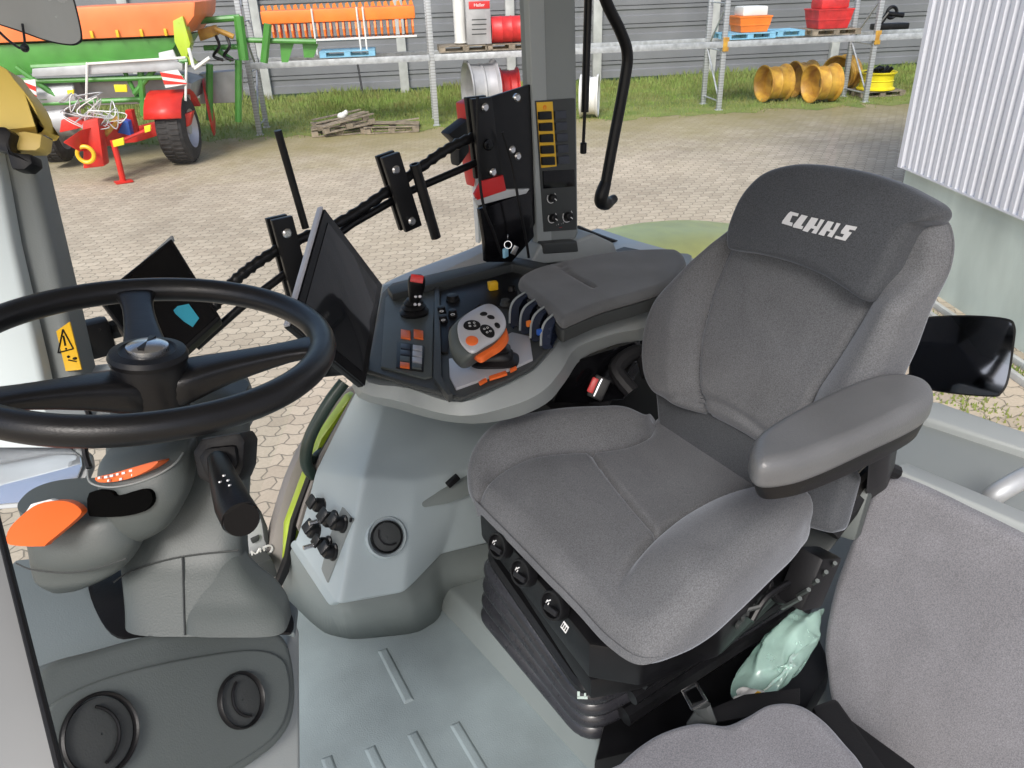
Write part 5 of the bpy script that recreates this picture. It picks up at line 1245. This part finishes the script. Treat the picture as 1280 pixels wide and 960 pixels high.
def jsub(c, s, m_, nm, rot=0):
    mb = MB(); f = cols(CR, CU, -FW)@Matrix.Rotation(rot, 3, 'Z'); mb.box(c, s, rot=f, bevel=.0015); o = mb.build(nm, m_, ac); o.parent = jg; o.location = (0, 0, 0)
jsub(jt+jn*.014+CR*.001+EZ*.006, (.026, .016, .006), M_RED, 'red_switch', -.15)
for k in range(2):
    for i in range(2):
        mb = MB(); c = jb.lerp(jt, .55-.25*k)+jn*.016+CR*(.000+.009*i); mb.lathe(c, jn, [(.0035, 0), (.003, .003), (.001, .0035)], 12); o = mb.build('grip_button', M_SIL, ac); o.parent = jg; o.location = (0, 0, 0)
# orange buttons and keypad
for x in (507, 523):
    zs('orange_button', [(x-6, 411), (x+6, 413), (x+6, 423), (x-6, 421)], z1+.004, -.006, M_ORG)
kp = zs('keypad', [(496, 426), (531, 432), (529, 464), (495, 459)], z1+.0025, -.004, M_BK)
for i in range(2):
    for j in range(4):
        x = 501+i*15-.3*j; y = 429+j*7.6+i*1.5
        m_ = M_ORG if (i == 0 and j == 3) else (M_SIL if i == 1 and j < 3 else M_GG)
        if i == 0 and j < 2: m_ = MATS['navy_switch']
        o = zs('key', [(x, y), (x+12, y+1.6), (x+11.8, y+7.4), (x-.2, y+5.8)], z1+.006, -.004, m_, kp, .0008)
# round knobs on black deck
for x, y, r in ((566, 375, .014), (552, 390, .009), (566, 394, .009), (554, 401, .009), (632, 381, .011), (640, 363, .008)):
    c = Z(x, y, z1+.001); mb = MB(); mb.lathe(c, EZ, [(r*1.15, 0), (r*1.1, .003), (r, .004), (r*.9, .012), (.001, .013)], 24); mb.build('round_button', M_BK if r != .011 else M_DG, ac)
for x, y in ((552, 389), (566, 393), (554, 400)):
    c = Z(x, y, z1+.016); mb = MB(); mb.torus(c, EZ, .004, .0006, 16, 6); mb.build('button_symbol', M_WHT, ac)
mb = MB(); mb.box(Z(616, 357, z1+.010), (.022, .018, .02), rot=rotz(-.3), bevel=.004); mb.build('yellow_switch', M_YEL, ac)
# control lever
lb_ = Z(618, 452, z1); 
mb = MB()
rg = []
for k, (s_, h) in enumerate(((1.12, 0), (1.16, .006), (.90, .012), (.90, .017), (.72, .023), (.78, .028), (.60, .034), (.4, .038))):
    rg.append([lb_+CR*(.040*s_*cs)+HF*(.030*s_*sn)+EZ*h for cs, sn in [(abs(cos(a))**.6*(1 if cos(a) > 0 else -1), abs(sin(a))**.6*(1 if sin(a) > 0 else -1)) for a in [2*pi*j/32+.01 for j in range(32)]]])
mb.loft(rg); mb.build('lever_boot', M_BK, ac, sharp=50)
HZ = z1+.075
hd = [(574, 425), (572, 408), (578, 398), (592, 388), (608, 381), (620, 384), (630, 396), (632, 410), (622, 424), (606, 434), (592, 442), (582, 437)]
nl = (Vector((-.12, -.40, 1))).normalized(); L0 = Z(602, 412, HZ)
hp = crom([Vector((x, y)) for x, y in hd], 4)
def hpt(p, s=1.0, off=0): return PL(602+(p.x-602)*s, 411+(p.y-411)*s, L0+nl*off, nl)
def hs(s, off, dx=0, dy=0): return [hpt(p, s)+nl*off+CR*dx+CU*dy for p in hp]
mb = MB(); mb.loft([hs(.80, -.045, -.012, -.004), hs(.98, -.035, -.014, -.003), hs(1.08, -.018, -.012), hs(1.08, -.008, -.006), hs(1.02, .0, 0)]); lh = mb.build('lever_head', M_GG, ac, sharp=60)
mb = MB(); mb.loft([hs(1.0, -.002), hs(1.0, .002), hs(.95, .005), hs(.5, .0075)]); fp_ = mb.build('silver_face', M_SIL, ac, sharp=60)
mb = MB(); mb.loft([hs(.84, -.010, .010, -.006), hs(.86, -.018, .013, -.010), hs(.66, -.030, .012, -.010)]); o = mb.build('orange_grip', M_ORG, ac, sharp=60)
for x, y, rx, ry, m_, rot in ((590, 407, .0125, .0105, M_BK, .2), (609, 414, .0135, .0095, M_BK, -1.0), (590, 427-1, .009, .009, M_ORG, 0), (604.5, 393, .0058, .0042, M_BK, .3), (613.5, 397, .0058, .0042, M_BK, -.3), (621.5, 407, .0055, .004, M_BK, -1.1)):
    c = PL(x, y, L0+nl*.0065, nl); fr = cols(*( (CR-nl*CR.dot(nl)).normalized(), nl.cross((CR-nl*CR.dot(nl)).normalized()), nl))@Matrix.Rotation(rot, 3, 'Z')
    mb = MB(); mb.loft([[c+fr@Vector((rx*1.22*s*cos(a), ry*1.22*s*sin(a), h)) for a in [2*pi*k/24 for k in range(24)]] for s, h in ((1.05, -.002), (1, .0015), (.85, .0025), (.1, .002))]); o = mb.build('lever_button', m_, ac); o.parent = fp_; o.location = (0, 0, 0)
    if rx > .012:
        for k in range(4):
            a = pi/4+k*pi/2; mb = MB(); cc = c+fr@Vector((rx*.5*cos(a), ry*.5*sin(a), .0032)); mb.torus(cc, nl, .0018, .0004, 12, 5); o = mb.build('button_symbol', M_WHT, ac); o.parent = fp_; o.location = (0, 0, 0)
for pts in (((598, 477), (607, 472), (609, 475), (600, 480)), ((611, 470), (632, 463), (634, 467), (612, 474)), ((637, 461), (645, 457), (646, 460), (638, 464))):
    zs('orange_marking', pts, z1+.003, -.004, M_ORG, None, .0004)
# paddle levers
for i in range(4):
    dx, dy = i*11.5, i*9.0
    dx, dy = i*13, i*10.5
    arc = [(637+dx, 404+dy*.9), (638+dx, 386+dy*.9), (643+dx, 375+dy*.85), (654+dx, 367+dy*.8), (664+dx, 364+dy*.75)]
    pts = []
    for k, (x, y) in enumerate(arc): pts.append(Z(x, y, z1+(.002, .022, .036, .040, .036)[k]))
    d = (Z(650, 420, z1)-Z(640, 412, z1)).normalized()*.013
    mb = MB(); inner = [Z(x+4, y+5, z1+(-.002, .004, .006, .008, .004)[k]) for k, (x, y) in enumerate(arc)]
    mb.slab(pts+inner[::-1], Vector((.019, -.006, 0)), .002); lv = mb.build('paddle_lever', M_NAVY, ac)
    mb = MB(); mb.tube(crom(pts, 4, False), .0024, 6); o = mb.build('paddle_edge', M_LG, ac); o.parent = lv; o.location = (0, 0, 0)
    if i in (1, 2):
        mb = MB(); mb.box(Z(648+dx, 394+dy, z1+.022), (.010, .007, .012), bevel=.002); o = mb.build('paddle_mark', M_CRO if i == 1 else M_BLUE, ac); o.parent = lv; o.location = (0, 0, 0)
zs('paddle_base', [(638, 400), (650, 405), (672, 425), (690, 420), (700, 404), (712, 392), (690, 360), (660, 358), (640, 380)], z1, -.02, M_DG, bevel=.003)
# arm pad
pp = crom([Vector(Z(x, y, .80)[:2]) for x, y in ((648, 350), (656, 338), (690, 326), (760, 312), (830, 308), (852, 312), (858, 328), (838, 350), (800, 364), (750, 378), (715, 392), (702, 396), (690, 384), (668, 366))], 7)
pf = [Vector(Z(*p, .79)[:2]) for p in ((690, 326), (712, 345), (742, 362))]
def zp(p): return -.006*math.exp(-(pdist(p, pf)/.005)**2)+.002
cushion('arm_pad', M_PAD, pp, zp, EZ*.795, Vector((1, 0, 0)), Vector((0, 1, 0)), EZ, R=.014, thick=.022, nr=40, parent=ac, Rb=.01, exact=True)
mb = MB(); r1 = [Vector((p.x, p.y, 0)) for p in pp]; cc = sum(r1, Vector())/len(r1)
mb.loft([[cc+(p-cc)*k+EZ*z_ for p in r1] for k, z_ in ((1.0, .748), (1.015, .755), (1.01, .774), (.9, .775))]); mb.build('pad_carrier', M_DG, ac, sharp=60)
# ================================================================ TOUCH SCREEN
ts = thing('touch_screen', 'black touch screen terminal with silver frame standing at the front of the armrest console', 'screen', D(440, 480, 1.22))
q0, q1, q3 = D(404, 260, 1.17), D(477, 356, 1.27), D(383, 425, 1.10)
n1 = (q1-q0).cross(q3-q0).normalized(); n1 = n1 if n1.dot(CAM-q0) > 0 else -n1
q2 = PL(455, 484, q0, n1)
q3 = PL(362, 408, q0, n1)
mb = MB(); mb.slab([q0, q1, q2, q3], -n1*.012, .003, 3); mb.build('screen_housing', M_BK, ts)
_e = (q0-q1).normalized(); mb = MB(); mb.slab([q0+_e*.004+n1*.001, q0+n1*.001, q3+n1*.001, q3+_e*.004+n1*.001], -n1*.010, .0015); mb.build('silver_edge', M_SIL, ts)
cq = (q0+q1+q2+q3)/4
mb = MB(); mb.slab([cq+(p-cq)*.985+n1*.003 for p in (q0, q1, q2, q3)], -n1*.004, .001); mb.build('black_bezel', M_BKG, ts)
mb = MB(); mb.slab([cq+(p-cq)*.83+n1*.0045+(q0-q2)*.005 for p in (q0, q1, q2, q3)], -n1*.002, .0005); mb.build('screen_glass', M_SCREEN, ts)
mb = MB(); mb.tube([cq-n1*.02, cq-n1*.06-EZ*.1, Z(462, 455, ZT-.03)], .018, 12); mb.build('screen_arm', M_BK, ts)
# tablet behind wheel
tq = [D(215, 296, 1.50), D(275, 397, 1.46), D(243, 438, 1.40), D(118, 392, 1.42)]
tb2 = thing('display_terminal', 'black display terminal with a blue sticker seen behind the steering wheel', 'screen', D(200, 380, 1.5))
n2 = (tq[1]-tq[0]).cross(tq[3]-tq[0]).normalized(); n2 = n2 if n2.dot(CAM-tq[0]) > 0 else -n2
tq[2] = PL(250, 436, tq[0], n2); tq[3] = PL(172, 452, tq[0], n2); tl = PL(128, 352, tq[0], n2)
tq = [PL(214, 297, tq[0], n2), PL(276, 397, tq[0], n2), PL(196, 470, tq[0], n2), PL(120, 372, tq[0], n2)]
mb = MB(); mb.slab(tq, -n2*.03, .005, 3); mb.build('terminal_housing', M_BK, tb2)
c_ = sum(tq, Vector())/4
mb = MB(); mb.slab([c_+(p-c_)*.93+n2*.002 for p in tq], -n2*.002, .0005); mb.build('terminal_glass', M_BKG, tb2)
mb = MB(); mb.slab([PL(x, y, c_+n2*.004, n2) for x, y in ((217, 388), (222, 383), (236, 380), (249, 398), (241, 409), (230, 402), (219, 392))], n2*.001); mb.build('blue_sticker', mat('cyan_sticker', (.03, .30, .42), .4), tb2)
mb = MB(); mb.slab([D(150, 352, 1.46), D(214, 294, 1.52), D(216, 300, 1.52), D(156, 356, 1.46)], FW*.01, .001); mb.build('housing_edge', M_PGREY, tb2)
mb = MB(); mb.box(D(122, 422, 1.45), (.05, .04, .07), bevel=.01); mb.tube(crom([D(125, 410, 1.43), D(112, 430, 1.43), D(118, 470, 1.42), D(119, 520, 1.40)], 5, False), .004, 6); mb.tube([D(150, 410, 1.47), D(118, 418, 1.46)], .018, 8); mb.build('holder_and_cable', M_BK, tb2)
# ================================================================ MOUNTING RAIL
rl = thing('monitor_rail', 'black twin tube monitor rail with clamp plates running from the rear pillar past the window', 'bracket', Y(600, 300, 1.46))
RY = 1.46
def ry(px, py, o=0): return Y(px, py, RY+o)
mb = MB(); pth = [ry(*p) for p in ((232, 415), (270, 380), (300, 345), (355, 308), (430, 275), (500, 228), (560, 186), (606, 166))]
pth = crom(pth, 14, False)
mb.tube(pth, [.0105+.0018*sin(i*2.4) for i in range(len(pth))], 12); mb.build('upper_tube', M_BKM, rl, sharp=80)
mb = MB(); mb.tube([ry(*p, .01) for p in ((245, 434), (300, 385), (362, 338), (440, 280), (510, 240), (603, 200))], .008, 12); mb.build('lower_tube', M_BKM, rl)
for pts, bolts in (([(340, 276), (366, 270), (392, 370), (368, 380)], ((358, 291),)), ([(478, 198), (500, 190), (528, 282), (508, 291)], ((494, 212), (514, 276))), ([(590, 124), (615, 121), (627, 218), (602, 226)], ((605, 134), (615, 215)))):
    for o, dx, dy in ((-.035, 0, 0), (.02, -7, -2)):
        mb = MB(); mb.slab([ry(x+dx, y+dy, o) for x, y in pts], (0, .012, 0), .002); mb.build('clamp_plate', M_BKM, rl)
    for bx, by in bolts:
        mb = MB(); mb.lathe(ry(bx, by, -.036), (0, -1, 0), [(.009, 0), (.009, .005), (.006, .008), (.001, .008)], 16); mb.build('bolt', M_CHR, rl)
mb = MB(); mb.lathe(ry(610, 181, -.036), (0, -1, 0), [(.012, 0), (.012, .004), (.007, .006), (.001, .006)], 20); mb.build('black_bolt', M_BKG, rl)
mb = MB(); mb.tube([ry(347, 163, -.01), ry(382, 285, -.01)], .0072, 12); mb.build('upright_rod', M_BKM, rl)
mb = MB(); a, b2 = ry(518, 205, -.04), ry(545, 297, -.04); mb.lathe(a, b2-a, [(.007, 0), (.011, 0), (.011, (b2-a).length), (.007, (b2-a).length), (.007, 0)], 20, cap=False); mb.build('stub_tube', M_BKM, rl)
mb = MB(); mb.slab([ry(x, y, .045) for x, y in ((592, 128), (668, 104), (672, 160), (676, 262), (660, 300), (640, 326), (606, 326), (610, 300), (600, 262), (602, 230))], (0, .01, 0), .002); mb.build('base_plate', M_BKM, rl)
for bx, by in ((645, 122), (646, 195), (639, 187)):
    mb = MB(); mb.lathe(ry(bx, by, -.001), (0, -1, 0), [(.009, 0), (.009, .005), (.006, .008), (.001, .008)], 16); mb.build('bolt', M_CHR, rl)
mb = MB(); mb.slab([ry(x, y, -.02) for x, y in ((600, 262), (664, 238), (668, 296), (640, 328), (608, 328), (606, 300))], (0, .015, 0), .003); mb.build('lower_plate', M_BKG, rl)
ls = thing('side_marker', 'red and white marker block seen below the rail clamp beside the rear pillar', 'marker', ry(620, 255, -.03))
mb = MB(); mb.slab([ry(x, y, -.03) for x, y in ((603, 226), (629, 219), (633, 238), (597, 250), (594, 243))], (0, .01, 0), .001); mb.build('red_face', M_RED, ls)
mb = MB(); mb.slab([ry(x, y, -.028) for x, y in ((594, 249), (633, 237), (662, 236), (658, 242), (640, 246), (598, 257))], (0, .01, 0), .001); mb.build('white_edge', M_PGREY, ls)
mb = MB(); mb.tube(crom([ry(597, 120, -.05), ry(598, 200, -.05), ry(604, 255, -.06), ry(617, 290, -.06), ry(628, 322, -.06)], 5, False), .0035, 6); mb.tube(crom([ry(628, 165, -.05), ry(640, 205, -.05), ry(648, 250, -.06), ry(656, 290, -.06), ry(661, 322, -.06)], 5, False), .0035, 6)
tag(mb.build('cable_pair', M_BK), 'two thin black cables hanging down from the rail to the console', 'cable')
# exterior mirror/indicator seen behind (red and white)
em_ = thing('lamp_bracket', 'red and white lamp bracket on the bodywork outside the side window', 'marker', Y(585, 200, 1.9))
mb = MB(); mb.slab([Y(x, y, 1.9) for x, y in ((581, 130), (592, 124), (596, 168), (594, 235), (588, 200))], (0, .05, 0), .006); mb.build('red_body', M_RED, em_)
mb = MB(); mb.slab([Y(x, y, 1.92) for x, y in ((592, 190), (598, 186), (602, 300), (599, 305))], (0, .02, 0), .002); mb.build('white_body', M_RWHT, em_)
mb = MB(); mb.slab([Y(x, y, 1.88) for x, y in ((560, 168), (586, 148), (588, 190), (574, 210), (573, 180))], (0, .05, 0), .01); mb.build('dark_lamp', M_RUB, em_)
# keys
ky = thing('key_ring', 'steel key ring with a pale blue fob beside the rear pillar foot', 'keys', Z(636, 318, .73))
c = Y(635, 306, 1.36); mb = MB(); mb.torus(c, (CAM-c).normalized(), .008, .0009, 24, 6); mb.torus(c+EZ*.018, (CR), .005, .001, 16, 6); mb.build('ring', M_CHR, ky)
mb = MB(); mb.box(c-EZ*.018-CR*.006, (.018, .006, .022), rot=rotz(.4), bevel=.003); mb.build('fob', mat('blue_fob', (.25, .5, .65), .4), ky)
mb = MB(); mb.box(c-EZ*.012+CR*.014, (.012, .003, .02), rot=rotz(-.3)@Matrix.Rotation(.5, 3, 'Y'), bevel=.001); mb.build('key', M_CHR, ky)
# grab handle and gas strut on the rear window
gh = thing('grab_handle', 'bent black tubular grab handle behind the rear pillar', 'handle', Y(750, 250, 1.52))
mb = MB(); mb.tube(crom([Y(740, -60, 1.52), Y(757, 0, 1.52), Y(775, 38, 1.52), Y(784, 66, 1.52), Y(781, 100, 1.52), Y(766, 180, 1.52), Y(756, 235, 1.52)], 7, False), .014, 16); mb.build('handle_bar', M_BK, gh)
mb = MB(); mb.tube(crom([Y(757, 228, 1.52), Y(751, 250, 1.52), Y(758, 254, 1.53), Y(768, 248, 1.54)], 5, False), [.015, .016, .017, .018, .018, .018, .018, .018, .018, .018, .018, .016, .014, .013, .012, .011], 14); mb.build('handle_end', M_BK, gh)
gs = thing('gas_strut', 'straight black gas strut hanging beside the grab handle', 'strut', Y(730, 190, 1.56))
mb = MB(); mb.cyl(Y(737, -60, 1.56), Y(731, 140, 1.56), .0095, n=16); mb.build('cylinder', M_BKM, gs)
mb = MB(); mb.cyl(Y(731, 140, 1.56), Y(729, 182, 1.56), .0042, n=12); mb.build('rod', M_BK, gs)
mb = MB(); mb.cyl(Y(729.5, 178, 1.56), Y(729, 192, 1.56), .0085, n=14, bevel=.002); mb.build('end_fitting', M_BK, gs)
# exterior mirror right
em2 = thing('exterior_mirror', 'black rectangular exterior mirror with rounded corners behind the driver seat', 'mirror', D(1200, 495, 2.2))
md0 = D(1205, 445, 2.05); mn_ = (CAM-md0).normalized()*.8+Vector((-.25, 0, .0)); mn_.normalize()
mo = crom([PL(x, y, md0, mn_) for x, y in ((1142, 420), (1146, 403), (1160, 396), (1210, 394), (1258, 398), (1269, 408), (1268, 430), (1261, 475), (1252, 492), (1240, 496), (1190, 492), (1148, 484), (1137, 472), (1138, 445))], 5)
mc = sum(mo, Vector())/len(mo)
mb = MB(); mb.loft([[mc+(p-mc)*k+mn_*h for p in mo] for k, h in ((.7, -.07), (.95, -.05), (1.0, -.01), (1.0, .003), (.965, .004))]); mb.build('mirror_housing', M_BK, em2, sharp=60)
mb = MB(); mb.loft([[mc+(p-mc)*k+mn_*h for p in mo] for k, h in ((.965, .0035), (.96, .0055))]); mb.build('mirror_glass', M_MIRROR, em2)
mb = MB(); mb.tube([mc-mn_*.05, mc-mn_*.08+Vector((-.1, .1, -.1)), Vector((2.1, 1.2, .25))], .015, 10); mb.build('mirror_arm', M_BK, em2)
# curved grab tube by rear sill
mb = MB(); mb.tube(crom([Z(1300, 588, .55), Z(1275, 600, .55), Z(1245, 618, .53), Z(1232, 632, .50)], 5, False), .018, 14); tag(mb.build('silver_tube', M_GALV), 'pale metal tube running over the rear sill behind the passenger seat', 'tube')
# upper left interior mirror
im = thing('front_mirror', 'tilted grey front mirror with black rim at the top left corner', 'mirror', D(50, 50, 1.6))
i0 = D(40, 0, 1.5); inn = (CAM-i0).normalized()
io = crom([PL(x, y, i0, inn) for x, y in ((-70, -120), (60, -110), (84, -30), (96, 10), (103, 44), (100, 54), (88, 57), (60, 52), (20, 38), (-30, 22), (-80, 5))], 5)
ic = sum(io, Vector())/len(io)
mb = MB(); mb.loft([[ic+(p-ic)*k+inn*h for p in io] for k, h in ((.8, -.05), (1, -.03), (1, .002), (.965, .003))]); mb.build('mirror_rim', M_BK, im, sharp=60)
mb = MB(); mb.loft([[ic+(p-ic)*k+inn*h for p in io] for k, h in ((.965, .002), (.955, .004))]); mb.build('mirror_glass', mat('dull_mirror', (.42, .42, .43), .25, metal=.2, var=.08, vs=3), im)
mb = MB(); mb.tube(crom([D(-20, 20, 1.5), D(10, 50, 1.5), D(30, 60, 1.5), D(28, 30, 1.5)], 5, False), .0025, 6); mb.ball(D(31, 60, 1.5), .008); mb.build('mirror_cable', M_BK, im)
# yellow housing with black clamp on the windscreen pillar
yh = thing('yellow_housing', 'yellow housing on a black clamp at the top of the windscreen pillar', 'housing', D(15, 190, 1.3))
mb = MB(); mb.slab([D(v.x, v.y, 1.20) for v in crom([Vector(q) for q in ((-50, 80), (0, 82), (18, 100), (38, 125), (47, 145), (48, 165), (46, 158), (-50, 160))], 3)], FW*.04, .0015); mb.build('housing_shell', mat('mustard_shell', (.85, .62, .13), .45, var=.04), yh)
mb = MB(); mb.slab([D(*q, 1.19) for q in ((6, 168), (30, 164), (52, 168), (50, 184), (44, 188), (14, 188))], FW*.03, .002); mb.build('lower_shell', mat('pale_yellow', (.75, .55, .16), .4), yh)
mb = MB(); mb.slab([D(*q, 1.17) for q in ((-30, 156), (5, 158), (14, 165), (10, 178), (14, 190), (38, 192), (40, 204), (30, 212), (14, 211), (8, 190), (-30, 180))], FW*.03, .004); mb.build('clamp', M_BK, yh)
# door frame edge lower left (near camera)
df = thing('door_frame', 'grey door frame with black rubber seal in the lower left corner', 'door frame', D(20, 900, .45))
mb = MB(); mb.slab([D(*q) for q in ((-60, 640, .50), (-8, 640, .50), (78, 975, .40), (-60, 975, .40))], FW*.004, .001); mb.build('frame_face', mat('frame_grey', (.20, .205, .205), .5), df)
mb = MB(); mb.tube([D(-8, 632, .497), D(79, 978, .397)], .0022, 10); mb.build('rubber_seal', M_BK, df)
# white maker lettering on the fuel tank step plate outside + dark step
sp_ = thing('step_plate', 'pale step plate with raised white letters outside the door window, below the indicator stalk', 'step', Y(310, 700, 1.62))
mb = MB(); mb.slab([Y(x, y, 1.62) for x, y in ((292, 690), (298, 640), (322, 632), (330, 655), (336, 690), (336, 705), (295, 715))], (0, .05, 0), .006); mb.build('plate', M_PGREY, sp_)
mb = MB(); mb.slab([Y(x, y, 1.615) for x, y in ((322, 634), (327, 640), (335, 660), (337, 690), (331, 676), (328, 655))], (0, .04, 0), .004); mb.build('plate_edge', M_DG, sp_)
mb = MB(); mb.slab([Y(x, y, 1.612) for x, y in ((314, 675), (325, 670), (324, 676), (316, 680))], (0, .02, 0), .002); mb.build('slot', M_DG, sp_)
ea = (Y(346, 684, 1.6)-Y(300, 702, 1.6)).normalized(); ev = (Y(300, 690, 1.6)-Y(303, 706, 1.6)); ev = (ev-ea*ev.dot(ea)).normalized()
textmesh('XMD', .038, Y(321, 693, 1.60), ea, ev, 'raised_letters', M_RWHT, sp_, depth=.002)
mb = MB(); mb.slab([Y(x, y, 1.56) for x, y in ((302, 712), (340, 698), (345, 710), (348, 720), (326, 730))], (0, .05, 0), .006); mb.build('dark_foot', M_DG, sp_)
mb = MB(); mb.slab([Z(x, y, .02) for x, y in ((352, 708), (360, 704), (368, 712), (368, 722), (356, 722))], (0, 0, .03), .006); mb.build('floor_peg', M_LG, cab)
# ================================================================ WORLD
w = bpy.data.worlds.new('World'); SC.world = w; w.use_nodes = True; nt = w.node_tree
sk = nt.nodes.new('ShaderNodeTexSky'); sk.sky_type = 'NISHITA'; sk.sun_disc = False
SUN_EL = radians(42); SUN_AZ = radians(200)
sk.sun_elevation = SUN_EL; sk.air_density = 1.0; sk.dust_density = 3.0; sk.ozone_density = 1.0
bg = nt.nodes['Background']; nt.links.new(sk.outputs[0], bg.inputs[0]); bg.inputs[1].default_value = .15
sd = Vector((-.74, -.66, 0)).normalized()*cos(SUN_EL)+EZ*sin(SUN_EL)     # towards the sun
sk.sun_rotation = atan2(sd.x, sd.y)
sun = bpy.data.objects.new('sun', bpy.data.lights.new('sun', 'SUN')); COL.objects.link(sun)
sun.data.energy = 2.0; sun.data.angle = radians(18); sun.data.color = (1, .98, .955)
sun.rotation_euler = sd.to_track_quat('Z', 'Y').to_euler()
SC.view_settings.view_transform = 'Standard'; SC.view_settings.look = 'None'; SC.view_settings.exposure = EXPO; SC.view_settings.gamma = 1
SC.render.engine = 'CYCLES'
SC.cycles.max_bounces = 8; SC.cycles.transparent_max_bounces = 8
mb = MB(); mb.hexa([Vector(p) for p in ((-.75, -.1, 1.95), (2.2, -.1, 1.95), (2.2, 1.75, 1.95), (-.75, 1.75, 1.95), (-.75, -.1, 2.08), (2.2, -.1, 2.08), (2.2, 1.75, 2.08), (-.75, 1.75, 2.08))], .02); mb.build('roof', mat('roof_lining', (.38, .38, .38), .8), cab)
